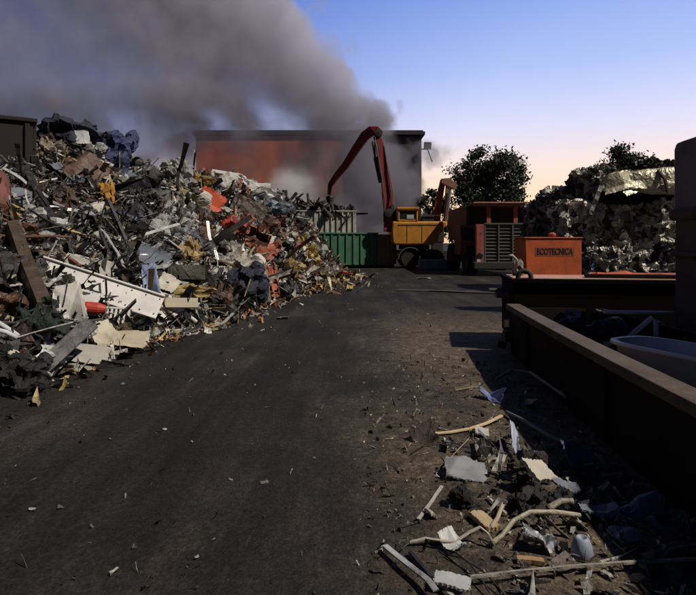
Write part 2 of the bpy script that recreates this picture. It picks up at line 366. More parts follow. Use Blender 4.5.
def build_heap():
    T, SS = np.meshgrid(np.linspace(0, 1, NT), np.linspace(-.02, 1.7, NS)); p = heap_pt(T.ravel(), SS.ravel()); p[SS.ravel() < 0, 2] = -.1
    r = np.random.default_rng(3)
    nc = 2600; sc = heap_pt(r.uniform(0, 1, nc), r.uniform(0, 1.7, nc))
    c = np.empty(len(p), int)
    pw = p+np.stack([np.sin(p[:, 1]*5), np.sin(p[:, 0]*6+1), np.sin(p[:, 0]*4+p[:, 1]*3)], 1)*.06
    for i in range(0, len(p), 2000): c[i:i+2000] = ((pw[i:i+2000, None]-sc[None])**2).sum(2).argmin(1)
    off = r.uniform(-.30, .12, nc); gr = r.normal(0, .5, (nc, 3))
    disp = (off[c]+((p-sc[c])*gr[c]).sum(1)).clip(-.4, .25)
    disp *= np.clip(p[:, 2]/.35, .15, 1)
    q = p+np.stack([disp*.55, -disp*.25, disp*.8], 1); q[SS.ravel() < 0, 2] = -.1
    fs = [(j*NT+i, j*NT+i+1, (j+1)*NT+i+1, (j+1)*NT+i) for j in range(NS-1) for i in range(NT-1)]
    me = bpy.data.meshes.new('scrap_heap'); me.from_pydata(q.tolist(), [], fs); me.update()
    set_tint(me, c, nc, [(.016,.015,.014),(.025,.022,.02),(.05,.044,.038),(.10,.09,.08),(.18,.17,.15),(.045,.024,.016),(.012,.012,.013),(.02,.017,.015),(.26,.245,.22)], r)
    o = link('scrap_heap', me, M['tint'])
    tag(o, 'long dark mound of packed mixed scrap on the left of the yard', 'scrap heap', kind='stuff')
    return p
HP = build_heap()
# pixel -> point on the heap's skin
_t, _s = np.meshgrid(np.linspace(0, 1, 500), np.linspace(0, 1.0, 240)); HG = heap_pt(_t.ravel(), _s.ravel())
HPX = np.stack([CX+F*HG[:, 0]/HG[:, 1], HY-F*(HG[:, 2]-CAMH)/HG[:, 1]], 1)
def heap_px(px, py):
    d2 = ((HPX-np.array([px, py]))**2).sum(1); i = np.where(d2 < 9)[0]
    i = i[HG[i, 1].argmin()] if len(i) else d2.argmin()
    return Vector(HG[i])
# small shards that fill the heap's skin: nobody could count them
def shards(name, pts, nrm_fn, size, palette, seed, label, cat):
    r = np.random.default_rng(seed); n = len(pts); V = []; Fc = []; cell = []
    u, v = np.meshgrid([-.5, 0, .5], [-.5, 0, .5]); g = np.stack([u.ravel(), v.ravel()], 1)
    for i in range(n):
        w = size*r.lognormal(0, .5); asp = r.choice([1, 1.4, 2.2, 4, 9], p=[.28, .2, .2, .18, .14])
        loc = np.stack([g[:, 0]*w*asp**.7, g[:, 1]*w/asp**.7, r.normal(0, .16, 9)*w], 1)
        loc[:, :2] += r.normal(0, .1, (9, 2))*w
        e = Euler((r.normal(0, .75), r.normal(0, .75), r.uniform(0, 6.28))).to_matrix()
        nn = Vector(nrm_fn); R = np.array(nn.to_track_quat('Z', 'Y').to_matrix() @ e)
        V.append(loc@R.T+pts[i]); b = i*9
        Fc += [(b, b+1, b+4, b+3), (b+1, b+2, b+5, b+4), (b+3, b+4, b+7, b+6), (b+4, b+5, b+8, b+7)]
        cell.append(np.full(9, i))
    me = bpy.data.meshes.new(name); me.from_pydata(np.concatenate(V).tolist(), [], Fc); me.update()
    set_tint(me, np.concatenate(cell), n, palette, r)
    o = link(name, me, M['tint']); tag(o, label, cat, kind='stuff'); return o
def heap_scatter(n, t0, t1, s0, s1, seed, lift=.06):
    r = np.random.default_rng(seed); p = heap_pt(r.uniform(t0, t1, n), r.uniform(s0, s1, n))
    p += r.normal(0, 1, (n, 3))*.05; p[:, 2] = np.maximum(p[:, 2], .03)+lift; return p
PAL_N = [(.26,.25,.235),(.10,.095,.09),(.035,.032,.03),(.02,.019,.018),(.08,.045,.03),(.3,.29,.27),(.6,.59,.57),(.05,.05,.05),(.055,.03,.02),(.30,.23,.13),(.03,.03,.035),(.02,.02,.02)]
PAL_F = [(.42,.40,.36),(.5,.47,.41),(.25,.235,.215),(.10,.095,.09),(.03,.028,.025),(.10,.055,.035),(.62,.60,.55),(.28,.08,.04),(.03,.03,.035),(.36,.27,.13),(.03,.03,.03)]
shards('scrap_fragments', heap_scatter(7500, 0, .5, 0, 1.15, 11), (.6,-.3,.7), .095, PAL_N, 12, 'fine tangled metal fragments over the near left scrap heap', 'scrap')
shards('scrap_fragments', heap_scatter(6000, .45, 1, 0, 1.15, 13), (.6,-.3,.7), .15, PAL_F, 14, 'pale crushed metal fragments over the far left scrap heap', 'scrap')
rr = np.random.default_rng(21)
lp = heap_pt(rr.uniform(0, 1, 700), np.zeros(700)); lp[:, 0] += np.abs(rr.normal(0, .35, 700)); lp[:, 2] = .03
shards('litter', lp, (0,0,1), .085, PAL_F+[(.5,.36,.12),(.45,.2,.06),(.6,.55,.45)], 22, 'small loose litter along the foot of the left scrap heap', 'litter')
gp = np.stack([rr.uniform(-4, 2, 1500), 1.9+24*rr.uniform(0, 1, 1500)**1.5, np.full(1500, .008)], 1)
shards('gravel', gp, (0,0,1), .014, [(.3,.28,.25),(.12,.1,.09),(.5,.48,.45),(.04,.04,.04),(.1,.09,.08)], 23, 'small pale stones and scraps strewn over the dark track', 'gravel')
gp = np.stack([rr.uniform(.1, 2.0, 1100), 1.9+5.6*rr.uniform(0, 1, 1100)**1.4, np.full(1100, .008)], 1)
shards('gravel', gp, (0,0,1), .019, [(.3,.25,.19),(.12,.1,.08),(.45,.42,.36),(.04,.035,.03)], 24, 'crumbs of dirt and debris on the brown verge by the skips', 'gravel')
dp = np.stack([rr.uniform(.7, 2.0, 330), 2.1+2.3*rr.uniform(0, 1, 330)**1.1, np.full(330, .02)], 1)
shards('litter', dp, (0,0,1), .038, [(.3,.29,.27),(.1,.1,.1),(.03,.03,.03),(.42,.4,.36),(.12,.14,.2),(.08,.06,.045),(.2,.17,.13)], 27, 'torn strips and fragments littering the verge beside the rusty skip', 'litter')
yp = np.stack([rr.normal(-1.2, .8, 260), rr.uniform(17, 27, 260), np.full(260, .04)], 1); yp[:, 0] += (yp[:, 1]-20)*.14
shards('litter', yp, (0,0,1), .13, [(.5,.36,.14),(.45,.3,.1),(.55,.5,.4),(.3,.12,.05)], 25, 'yellow and orange litter where the far heap meets the track', 'litter')

def rods(name, n, t0, t1, lo, hi, rmax, palette, seed, label):
    r = np.random.default_rng(seed); V = []; Fc = []; cell = []
    p = heap_scatter(n, t0, t1, 0.0, 1.1, seed+1, .10)
    for i in range(n):
        L_ = r.uniform(lo, hi); dv = r.normal(size=3)*np.array([1, .6, .55]); dv[2] -= .25*abs(dv[0]); dv /= np.linalg.norm(dv)
        sdv = np.cross(dv, [.1, .2, 1]); sdv /= np.linalg.norm(sdv); uv = np.cross(sdv, dv); w1 = r.uniform(.25, 1)*rmax; w2 = w1*r.choice([1, .35, .2]); b = i*16; sag = r.normal(0, .05, 2)*L_
        for k, u in enumerate((-.5, -.15, .2, .5)):
            c = p[i]+dv*L_*u+sdv*sag[0]*(1-4*u*u)+uv*sag[1]*(1-4*u*u)
            for a_, e_ in ((-1,-1),(1,-1),(1,1),(-1,1)): V.append(c+sdv*a_*w1+uv*e_*w2)
        for k in range(3): Fc += [(b+k*4+q, b+k*4+(q+1) % 4, b+k*4+4+(q+1) % 4, b+k*4+4+q) for q in range(4)]
        Fc += [(b+3,b+2,b+1,b), (b+12,b+13,b+14,b+15)]; cell.append(np.full(16, i))
    V = np.array(V); V[:, 2] = np.maximum(V[:, 2], .01)
    me = bpy.data.meshes.new(name); me.from_pydata(V.tolist(), [], Fc); me.update(); set_tint(me, np.concatenate(cell), n, palette, r)
    tag(link(name, me, M['tint']), label, 'scrap', kind='stuff')
rods('scrap_strips', 560, 0, .5, .25, 1.3, .018, PAL_N+[(.5,.48,.45),(.4,.3,.16)], 41, 'tangle of thin strips and rods over the near left scrap heap')
rods('scrap_strips', 380, .45, 1, .3, 1.4, .024, PAL_F, 43, 'tangle of thin strips and rods over the far left scrap heap')
# ---- individual pieces on the heap
SHEETS = [sheet_mesh('crumpled_sheet', 100+i, amp=.10+.03*(i % 3), k=8+i % 4) for i in range(7)]
CHUNKS = [cell_block('crushed_chunk', random.choice([(1,.8,.6),(1,.65,.7),(1,.9,.45),(.9,.8,.8)]), 200+i, 34, .05, .16, [(1,1,1),(.95,.95,.95),(.85,.83,.8),(1.05,1.05,1.05),(1,1,1),(.7,.67,.63),(.45,.42,.4),(.12,.1,.09)]) for i in range(10)]
def bent_bar_mesh(seed, L=1.0, prof='angle'):
    r = random.Random(seed); m = MB(); pts = []
    for i in range(6):
        u = i/5-.5; pts.append((u*L, r.uniform(-.03, .03)*L, r.uniform(-.04, .04)*L))
    if prof == 'tube': m.tube(pts, .022, 8); m.smooth = True
    elif prof == 'plank': m.beam(pts, .12, .02, side=(0,1,0))
    else: m.beam(pts, .06, .008, side=(0,1,0)); m.beam([(p[0], p[1]+.03, p[2]+.03) for p in pts], .008, .06, side=(0,1,0))
    return m.mesh('bent_bar')
BARS = [bent_bar_mesh(i, 1.0, ['tube','angle','plank'][i % 3]) for i in range(6)]
def face_rot(roll, tilt=35, yaw=20):
    """local +Z faces the camera/right and up; roll is anticlockwise in the picture, degrees"""
    base = Matrix(((1,0,0),(0,0,-1),(0,1,0)))           # X right, Y up, Z to camera
    return (Matrix.Rotation(math.radians(yaw), 3, 'Z') @ Matrix.Rotation(math.radians(-tilt), 3, 'X') @ base @ Matrix.Rotation(math.radians(roll), 3, 'Z'))
def put(o, loc, rot):
    o.location = loc; o.rotation_euler = rot.to_euler(); return o
def piece(name, label, cat, me, mat, col, px, py, w, h, roll=0, tilt=35, yaw=20, lift=.12, thick=None, group=None, where=None):
    pos = where if where is not None else heap_px(px, py); d = pos.y
    if where is None:
        pos = P(px, py, d-lift*1.2)
    k = d/F
    me2 = me
    o = link(name, me2, None); 
    if not me2.materials: me2.materials.append(mat)
    o.material_slots[0].link = 'OBJECT'; o.material_slots[0].material = mat
    put(o, pos, face_rot(roll, tilt, yaw)); sx, sy = w*k, h*k
    o.scale = (sx, sy, thick if thick else min(sx, sy)*1.0)
    o.color = (*[v*.86 for v in col], 1); tag(o, label, cat, group); return o
ZONES = [(0,.24,'nearest the camera'),(.24,.42,'below the peak'),(.42,.62,'in the middle'),(.62,.8,'before the pale skip'),(.8,.97,'at the far end')]
HEI = [(.05,.35,'low'),(.35,.7,'halfway up'),(.7,1.0,'high')]
COLS = {'pale grey':(.43,.425,.41),'cream':(.56,.53,.46),'dark grey':(.10,.095,.09),'black':(.025,.025,.025),'rusty brown':(.14,.065,.035),
        'white':(.62,.61,.58),'orange red':(.5,.09,.03),'yellow brown':(.36,.24,.09),'bluish grey':(.2,.23,.28)}
KEEP = [(38,160,258,348),(196,222,190,222),(240,275,232,266),(236,274,180,204),(136,168,240,298),(100,126,136,172),(60,100,352,384),(0,14,180,230),(252,268,270,302)]
def random_pieces():
    r = random.Random(5)
    wn = ['pale grey']*4+['cream']*2+['dark grey']*5+['black']*6+['rusty brown']*4+['white']*2+['yellow brown']+['bluish grey']
    wf = ['pale grey']*8+['cream']*7+['dark grey']*3+['black']*2+['rusty brown']*4+['black']*3+['white']+['yellow brown']+['bluish grey']
    for i in range(270):
        zi = r.choices(range(5), [.26,.24,.22,.16,.12])[0]; z = ZONES[zi]; h = r.choice(HEI)
        t = r.uniform(z[0], z[1]); s = r.uniform(h[0], h[1])
        p = Vector(heap_pt(np.array([t]), np.array([s]))[0])
        qx, qy = CX+F*p.x/p.y, HY-F*(p.z-CAMH)/p.y
        if any(a < qx < b and c0 < qy < d0 for a, b, c0, d0 in KEEP): continue
        kcap = 1.1 if h[2] == 'high' else 2.4
        cn = r.choice(wn if zi < 2 else wf); f_ = r.uniform(.75, 1.15); c = [v*f_ for v in COLS[cn]]
        kind = r.choices(['sheet','chunk','bar'], [.34,.40,.26] if zi > 1 else [.40,.20,.40])[0]
        where = '%s on the left scrap heap, %s' % (h[2], z[2])
        if kind == 'sheet':
            o = link('metal_sheet', r.choice(SHEETS)); sz = r.uniform(.25, .62); o.scale = (sz*r.uniform(.8, 1.6), sz, sz); lab = '%s crumpled metal sheet %s' % (cn, where); cat = 'metal sheet'; lift = .14
        elif kind == 'chunk':
            o = link('crushed_metal', r.choice(CHUNKS)); sz = r.uniform(.35, .85)*(1.2 if zi > 1 else .7); o.scale = (sz, sz*r.uniform(.7, 1), sz*r.uniform(.8, 1.1)); lab = '%s crushed metal lump %s' % (cn, where); cat = 'scrap lump'; lift = .12
        else:
            o = link('metal_bar', r.choice(BARS)); L = r.uniform(.7, kcap); o.scale = (L, r.uniform(.45, 1.0), r.uniform(.45, 1.0)); lab = '%s bent metal bar %s' % (cn, where); cat = 'metal bar'; lift = .2
        o.location = p+Vector((.5, -.3, .7))*lift
        tl_ = .16 if kind == 'bar' else .35
        R = Vector((.6+r.uniform(-.3,.3), -.35+r.uniform(-.3,.3), .7)).to_track_quat('Z', 'Y').to_matrix() @ Euler((r.gauss(0, tl_), r.gauss(0, tl_), r.uniform(0, 6.28))).to_matrix()
        o.rotation_euler = R.to_euler(); o.color = (*c, 1)
        if not o.data.materials: o.data.materials.append(M['scrap'])
        o.material_slots[0].link = 'OBJECT'; o.material_slots[0].material = M['crush'] if kind == 'chunk' else M['metal'] if (cn in ('pale grey','bluish grey') and r.random() < .35) else M['scrap']
        tag(o, lab, cat, lab.split(' on the left')[0]+' '+z[2])
random_pieces()
# ---- pieces of the heap one can point at
def sh(i): return SHEETS[i % 7].copy()
def ch(i): return CHUNKS[i % 10].copy()
flat = MB().box((0,0,0), (1,1,1)).mesh('flat_panel')
def lump(label, col, px, py, w, h, roll=0, i=0, cat='scrap lump', name='crushed_metal', mat='crush', **k): return piece(name, label, cat, ch(i), M[mat], col, px, py, w*1.25, h*1.35, roll, **k)
def sheet(label, col, px, py, w, h, roll=0, i=0, cat='metal sheet', name='metal_sheet', mat='clean', **k): return piece(name, label, cat, sh(i), M[mat], col, px, py, w, h*1.15, roll, **k)
def slab(label, col, px, py, w, h, roll=0, cat='panel', name='panel', mat='clean', thick=.03, **k): return piece(name, label, cat, flat.copy(), M[mat], col, px, py, w, h*1.15, roll, thick=thick, **k)
# long white panel with the triangle mark
pos = heap_px(100, 290); d = pos.y-.25; k = d/F; Lp, Wp = 122*k, 24*k
pm = MB().box((0,0,0), (Lp, Wp, .05)); pm.box((0, Wp/2+.015, .02), (Lp, .03, .09)); pm.box((0, -Wp/2-.015, .02), (Lp, .03, .09))
wp = pm.build('sign_board', M['clean'], bevel=.006); wp.color = (.72,.70,.66,1)
put(wp, P(100, 289, d), face_rot(-23, 30, 24)); tag(wp, 'long white metal panel with a black triangle mark leaning on the heap', 'panel')
tm = MB()
tri = [Vector((-.17,-.085,0)), Vector((.11,-.085,0)), Vector((.02,.10,0))]; cen = sum(tri, Vector())/3
for a in range(3):
    A, B = tri[a], tri[(a+1) % 3]; A2, B2 = cen+(A-cen)*.62, cen+(B-cen)*.62
    vs = [A, B, B2, A2]; tm.add([v+Vector((0,0,0)) for v in vs]+[v+Vector((0,0,.006)) for v in vs], [(0,1,2,3),(7,6,5,4),(0,4,5,1),(1,5,6,2),(2,6,7,3),(3,7,4,0)])
tr = tm.build('triangle_mark', M['letter'], wp, loc=(-.05, 0, .027))
for u in np.linspace(-.47, .47, 9):
    for v in (-.36, .36): MB().lathe([(.012, 0), (.012, .012), (.006, .016)], (u*Lp, v*Wp, .025), 8).build('rivet', M['dark'], wp)
sheet('bent white sheet with a folded edge behind the long white panel', (.55,.53,.47), 88, 271, 44, 26, -10, 1, tilt=20)
sheet('crumpled white plate under the left end of the long panel', (.7,.68,.62), 70, 305, 26, 40, 12, 2, tilt=35, lift=.35)
sheet('folded white plate lying over the red curved part', (.66,.64,.6), 83, 296, 30, 20, -15, 3, tilt=45, lift=.3)
o = piece('red_bumper', 'bright red curved plastic part under the long white panel', 'car part', MB().lathe([(.1,-.5),(.42,-.42),(.5,-.1),(.48,.25),(.3,.5)], n=14, axis='x').mesh('red_bumper'), M['clean'], (.55,.05,.025), 90, 308, 28, 12, -8, thick=.18, lift=.35)
# radiator with fins
rp = heap_px(117, 316); rd = MB()
for i in range(6): rd.box((-.16+i*.064, 0, 0), (.034, .30, .05))
rd.box((0, .16, 0), (.40, .035, .06)); rd.box((0, -.16, 0), (.40, .035, .06))
o = rd.build('radiator', M['clean'], bevel=.008); o.color = (.6,.58,.54,1); put(o, P(117, 318, rp.y-.2), face_rot(-6, 30, 15)); tag(o, 'white ribbed radiator standing below the long white panel', 'radiator')
sheet('cream torn sheet folded on the ground below the radiator', (.58,.50,.37), 122, 337, 50, 20, -12, 4, tilt=58, lift=.3)
sheet('small cream folded sheet beside the torn sheet near the heap foot', (.62,.55,.42), 104, 333, 22, 26, 30, 5, tilt=40, lift=.35)
sheet('mossy white flat board at the foot of the heap', (.42,.40,.33), 78, 371, 56, 18, 2, 6, tilt=72, lift=.25, mat='scrap')
sheet('pale triangular plate with a hole above the mossy white board', (.5,.47,.42), 86, 354, 40, 20, -14, 0, tilt=62, lift=.3)
slab('grey plank propped diagonally near the foot of the heap', (.20,.195,.19), 66, 346, 62, 13, 47, tilt=30, lift=.4, cat='plank', name='plank', mat='scrap')
def pole(label, a, b, r, col, name='pole', cat='pole', mat='scrap', lift=.18, square=False, da=None):
    A, B = heap_px(*a), heap_px(*b); A = P(*a, A.y-lift); B = P(*b, B.y-lift)
    if da: A = P(*a, da); B = P(*b, da)
    mid = (A+B)/2; m = MB(); jit = Vector((random.uniform(-.02,.02), 0, random.uniform(-.03,.03)))
    if square: m.beam([A-mid, jit, B-mid], r*2, r*1.6, side=(0.3,1,.2))
    else: m.tube([A-mid, jit, B-mid], r, 10); m.smooth = True
    o = m.build(name, M[mat], loc=mid); o.color = (*col, 1); tag(o, label, cat); return o
pole('long straw coloured wooden pole near the dark tank end', (8,203), (52,223), .03, (.42,.32,.18), mat='wood')
pole('short straw coloured lath crossing the long wooden pole', (14,212), (36,226), .025, (.5,.36,.12), mat='wood')
pole('yellowish wooden lath right of the long wooden pole', (48,226), (87,236), .035, (.45,.34,.17), mat='wood', square=True)
pole('second yellowish lath lying just above the other lath', (56,222), (75,233), .03, (.5,.38,.14), mat='wood')
pole('thick black beam leaning across the near heap', (24,168), (58,232), .085, (.012,.012,.013), name='beam', cat='beam', square=True, lift=.4)
pole('black crossbar running up from the thick black beam', (28,236), (66,208), .05, (.015,.015,.015), name='beam', cat='beam', square=True, lift=.35)
pole('long red brown bar slanting down to the long white panel', (14,218), (80,266), .035, (.2,.05,.03), name='metal_bar', cat='metal bar', lift=.3)
pole('wide rusty dark beam slanting down at the near left', (12,225), (48,318), .11, (.07,.045,.03), name='beam', cat='beam', square=True, lift=.5)
pole('slim grey bar lying across the middle of the heap', (132,219), (186,243), .04, (.36,.34,.30), name='metal_bar', cat='metal bar', square=True, lift=.35)
pole('thin dark rail sloping under the orange rag', (106,196), (128,246), .04, (.07,.07,.08), name='metal_bar', cat='metal bar', square=True, lift=.35)
pole('pinkish flat strip high on the heap left of the orange rag', (70,190), (106,188), .05, (.42,.25,.18), name='metal_bar', cat='metal bar', square=True, lift=.3)
pole('white pole leaning down beside the blue white plastic', (158,291), (197,322), .035, (.72,.71,.69), mat='clean', lift=.3)
pole('grey flat strip rising from the clear plastic tub', (148,252), (167,239), .05, (.4,.4,.4), name='metal_bar', cat='metal bar', square=True, lift=.4)
pole('upper white tube sticking out at the left edge', (-6,320), (18,336), .03, (.6,.6,.62), name='tube', cat='tube', mat='clean', lift=.3)
pole('lower white tube sticking out at the left edge', (-6,329), (17,338), .028, (.6,.6,.62), name='tube', cat='tube', mat='clean', lift=.32)
pole('cream bent strip curving over the ground at near left', (2,352), (22,362), .05, (.52,.47,.36), name='trim_strip', cat='strip', square=True, lift=.45)
pole('long cream strip sloping to the mossy white board', (20,361), (46,376), .04, (.55,.5,.4), name='trim_strip', cat='strip', square=True, lift=.45)
pole('white stick poking out by the left end of the long panel', (47,287), (60,278), .03, (.6,.58,.52), name='stick', cat='stick', lift=.5)
pole('rust orange bar near the far foot of the heap', (205,275), (222,295), .04, (.4,.2,.1), name='metal_bar', cat='metal bar', lift=.3)
lump('dark green tarpaulin bundle low at the near left', (.015,.028,.022), 40, 318, 28, 30, 20, 3, cat='tarpaulin', name='tarpaulin', mat='fabric', lift=.3)
lump('black rubbish bundle at the left edge by the heap foot', (.012,.012,.013), 6, 362, 18, 30, 70, 5, cat='bundle', name='bundle', mat='fabric', lift=.3)
lump('small dark bundle with a pale label near the heap foot', (.02,.02,.021), 24, 378, 30, 26, 0, 2, cat='bundle', name='bundle', mat='fabric', lift=.3)
sheet('clear bluish plastic tub wall jutting out of the heap', (.22,.24,.28), 152, 256, 34, 17, -24, 1, cat='tub', name='plastic_tub', mat='clear', tilt=25, lift=.5)
sheet('bright blue white plastic sheet hanging below the clear tub', (.45,.55,.85), 151, 282, 14, 30, 8, 2, cat='plastic sheet', name='plastic_sheet', tilt=5, lift=.45)
slab('dark olive box side with a yellow end low on the heap', (.06,.058,.04), 186, 274, 34, 12, -2, tilt=15, lift=.5, thick=.4, mat='scrap')
lump('yellow foam slab on the low middle of the heap', (.5,.37,.14), 178, 291, 46, 9, -2, 6, cat='foam', name='foam_slab', mat='fabric', lift=.35)
sheet('cream square plate left of the olive box side', (.6,.55,.44), 168, 283, 18, 16, -30, 5, lift=.5)
slab('long cream board under the yellow foam', (.5,.44,.33), 172, 303, 48, 12, -4, tilt=55, lift=.35, cat='board', name='board')
sheet('bright orange red car bonnet lying on the upper heap', (.62,.085,.02), 208, 203, 27, 25, -35, 0, cat='car part', name='car_bonnet', tilt=30, lift=.35)
lump('mustard yellow crumpled lump on the crest of the heap', (.38,.22,.05), 192, 181, 26, 12, -8, 1, lift=.2)
lump('orange rag hanging on the upper near heap', (.55,.25,.03), 107, 194, 9, 20, 8, 4, cat='rag', name='rag', mat='fabric', lift=.35)
lump('crushed white washing machine on the crest of the heap', (.68,.67,.64), 256, 191, 34, 15, -26, 6, cat='appliance', name='appliance', mat='clean', lift=.25)
tk = MB().lathe([(.2,-.5),(.44,-.46),(.5,-.38),(.5,.38),(.44,.46),(.2,.5)], n=20, axis='y').mesh('tank'); 
piece('white_tank', 'dented white round tank near the crest of the heap', 'tank', tk, M['scrap'], (.55,.53,.48), 226, 183, 17, 22, -50, thick=.6, lift=.3)
slab('white lid propped over the dented white tank', (.62,.6,.56), 225, 173, 26, 6, -18, tilt=60, lift=.3)
lump('blue grey crushed bale near the end of the crest', (.26,.33,.42), 268, 208, 28, 12, -6, 1, lift=.3, cat='scrap bale', name='scrap_bale')
slab('dark brown boxy panel beside the blue grey crushed bale', (.075,.05,.038), 246, 214, 34, 24, -25, tilt=10, lift=.3, thick=.5, mat='scrap')
lump('rust red crushed metal above the orange crushed bale', (.15,.05,.03), 271, 224, 24, 17, -10, 3, lift=.35)
lump('large orange crushed bale with pale folds in the far heap', (.52,.15,.07), 257, 247, 28, 25, -35, 0, lift=.4, cat='scrap bale', name='scrap_bale')
sheet('pale sheet folded over the large orange crushed bale', (.58,.54,.47), 264, 240, 18, 16, -30, 4, lift=.75)
lump('small bright red crushed part left of the orange bale', (.5,.06,.03), 233, 229, 16, 20, -30, 5, lift=.35)
sheet('crumpled white sheet below the orange crushed bale', (.62,.58,.5), 247, 264, 26, 20, 4, 3, lift=.4)
lump('dark navy sack at the foot of the far heap', (.02,.024,.045), 241, 286, 30, 24, 10, 2, cat='sack', name='sack', mat='fabric', lift=.4)
dr = MB().lathe([(.48,-.5),(.5,-.49),(.5,-.17),(.47,-.15),(.5,-.13),(.5,.17),(.47,.19),(.5,.21),(.5,.5),(.46,.5)], n=20, axis='y').mesh('drum')
piece('dented_drum', 'dented grey drum standing at the foot of the far heap', 'drum', dr, M['scrap'], (.33,.30,.26), 259, 287, 20, 30, 6, thick=.6, tilt=5, lift=.45)
lump('orange red crushed slab right of the dented grey drum', (.5,.12,.05), 271, 282, 11, 28, 5, 4, lift=.5)
lump('white crushed can right of the orange red slab', (.62,.6,.56), 279, 282, 11, 18, 0, 6, lift=.4)
lump('yellow crushed sheeting at the far end of the heap', (.5,.36,.10), 305, 252, 18, 16, -40, 6, lift=.35)
lump('straw yellow lump low at the far end of the heap', (.45,.31,.12), 316, 268, 18, 16, -50, 7, lift=.35)
lump('white upright scrap before the green skip', (.6,.57,.5), 316, 245, 10, 16, 20, 0, lift=.3)
sheet('red sheet lying on the ground before the green skip', (.4,.04,.025), 340, 273, 24, 8, -4, 1, tilt=65, lift=.3)
lump('navy blue plastic bag on the peak of the heap', (.035,.05,.13), 112, 153, 26, 34, -15, 2, cat='plastic bag', name='plastic_bag', mat='fabric', lift=.25)
lump('black blue tarpaulin heap on the top of the peak', (.018,.022,.045), 70, 136, 34, 26, -20, 5, cat='tarpaulin', name='tarpaulin', mat='fabric', lift=.1)
lump('dark tarpaulin fold between the peak and the blue bag', (.02,.025,.05), 92, 141, 26, 24, -40, 3, cat='tarpaulin', name='tarpaulin', mat='fabric', lift=.1)
sheet('pale grey torn sheet on the dark tarpaulin at the peak', (.5,.5,.5), 82, 134, 12, 22, 10, 4, lift=.5)
lump('cream crushed lump left of the dark peak', (.42,.36,.28), 52, 150, 18, 16, -20, 6, lift=.2)
sheet('brown rusty plate leaning under the peak of the heap', (.16,.09,.06), 86, 170, 30, 32, -30, 6, lift=.3, mat='scrap')
lump('dark grey rolled carpet right of the blue bag', (.045,.042,.04), 134, 174, 36, 22, -14, 7, cat='carpet', name='carpet_roll', mat='fabric', lift=.2)
lump('pale foam pieces behind the dark grey roll', (.55,.5,.4), 126, 160, 18, 12, -30, 1, lift=.05, cat='foam', name='foam_lump')
# rounded reddish end at the left edge
o = MB().lathe([(.0,-.16),(.10,-.15),(.155,-.10),(.17,-.02),(.16,.06),(.168,.3),(.15,.6)], n=22, axis='y'); o.smooth = True
tp_ = heap_px(4, 207); o = o.build('rusty_tank', M['scrap']); o.color = (.26,.09,.06,1); kk = tp_.y/5.0; o.location = P(-9, 205, tp_.y-.25); o.rotation_euler = (.35, 0, .5); o.scale = (.85*kk, kk, 1.25*kk); tag(o, 'rounded reddish brown tank end at the left edge of the heap', 'tank')
# dark steel container behind the heap, at far left
def container(name, label, cat, size, loc, rz, mat, ribs=7, rim=.09, scrap=None, open_top=True, group=None):
    L, Wd, H = size; root = empty(name, loc, rz); tag(root, label, cat, group)
    m = MB(); t = .05
    m.box((0, -Wd/2+t/2, H/2+.1), (L, t, H-.2)); m.box((0, Wd/2-t/2, H/2+.1), (L, t, H-.2))
    m.box((-L/2+t/2, 0, H/2+.1), (t, Wd-2*t-.004, H-.2)); m.box((L/2-t/2, 0, H/2+.1), (t, Wd-2*t-.004, H-.2))
    m.box((0, 0, .17), (L-2*t-.004, Wd-2*t-.004, .06)); m.build('shell', M[mat], root)
    r = MB(); n = ribs
    for i in range(n):
        x = -L/2+.12+(L-.24)*i/(n-1)
        for s in (-1, 1): r.box((x, s*(Wd/2+.035), H/2+.06), (.10, .066, H-.34))
    nw = max(3, int(n*Wd/L))
    for i in range(nw):
        y = -Wd/2+.14+(Wd-.28)*i/(nw-1)
        for s in (-1, 1): r.box((s*(L/2+.035), y, H/2+.06), (.066, .10, H-.34))
    r.build('ribs', M[mat], root, bevel=.01)
    e = MB()
    for s in (-1, 1):
        e.box((0, s*(Wd/2+.01), H-.02), (L+.16, rim*1.3, rim)); e.box((s*(L/2+.02), 0, H-.022), (rim*1.3, Wd-rim*1.3-.004, rim-.006))
    e.build('rim', M[mat], root, bevel=.012)
    for s in (-1, 1): MB().box((0, s*Wd*.28, .07), (L*.96, .14, .13)).build('skid', M['dark'], root)
    return root
container('steel_container', 'dark brown steel container rising behind the left heap', 'container', (2.6, 2.4, 4.40), (-8.95, 12.93, 0), .56, 'darkwood', 5)
# ------------------------------------------------------------------ skips in the distance
sk1 = container('green_skip', 'dark green ribbed skip standing beyond the far heap end', 'skip', (3.9, 2.3, 2.15), (-.35, 34.7, 0), .22, 'green', 9)
container('brown_skip', 'low rusty brown skip right of the green skip', 'skip', (1.15, 2.2, 2.05), (2.32, 35.2, 0), .05, 'brownbox', 4)
sk2 = container('pale_skip', 'tall pale ribbed skip heaped with scrap behind the green skip', 'skip', (6.0, 2.4, 3.75), (-2.6, 39.0, 0), .1, 'palebox', 16)
r5 = np.random.default_rng(8); n = 700
u = r5.uniform(-1, 1, n); v = r5.uniform(-1, 1, n); hp = np.stack([-2.6+u*2.9, 39+v*1.1+u*.29, 3.6+.42*(1-np.abs(u+.25)**1.4).clip(0)*(1-v*v)*1.3+r5.uniform(-.1,.12,n)], 1)
shards('scrap_load', hp, (0,-.5,.8), .24, [(.03,.028,.026),(.05,.04,.035),(.09,.07,.06),(.16,.14,.12),(.06,.03,.02)], 9, 'dark scrap heaped in the tall pale skip', 'scrap')
hm = MB(); hm.lathe([(1.0,-.5),(1.02,.0),(.7,.45),(.35,.75),(.05,.9)], n=14); o = hm.build('scrap_load', M['dark'], loc=(-2.6,39,3.15)); o.scale = (2.75, 1.08, .75); o.rotation_euler.z = .1; tag(o, 'dark core of scrap in the tall pale skip', 'scrap', kind='stuff')
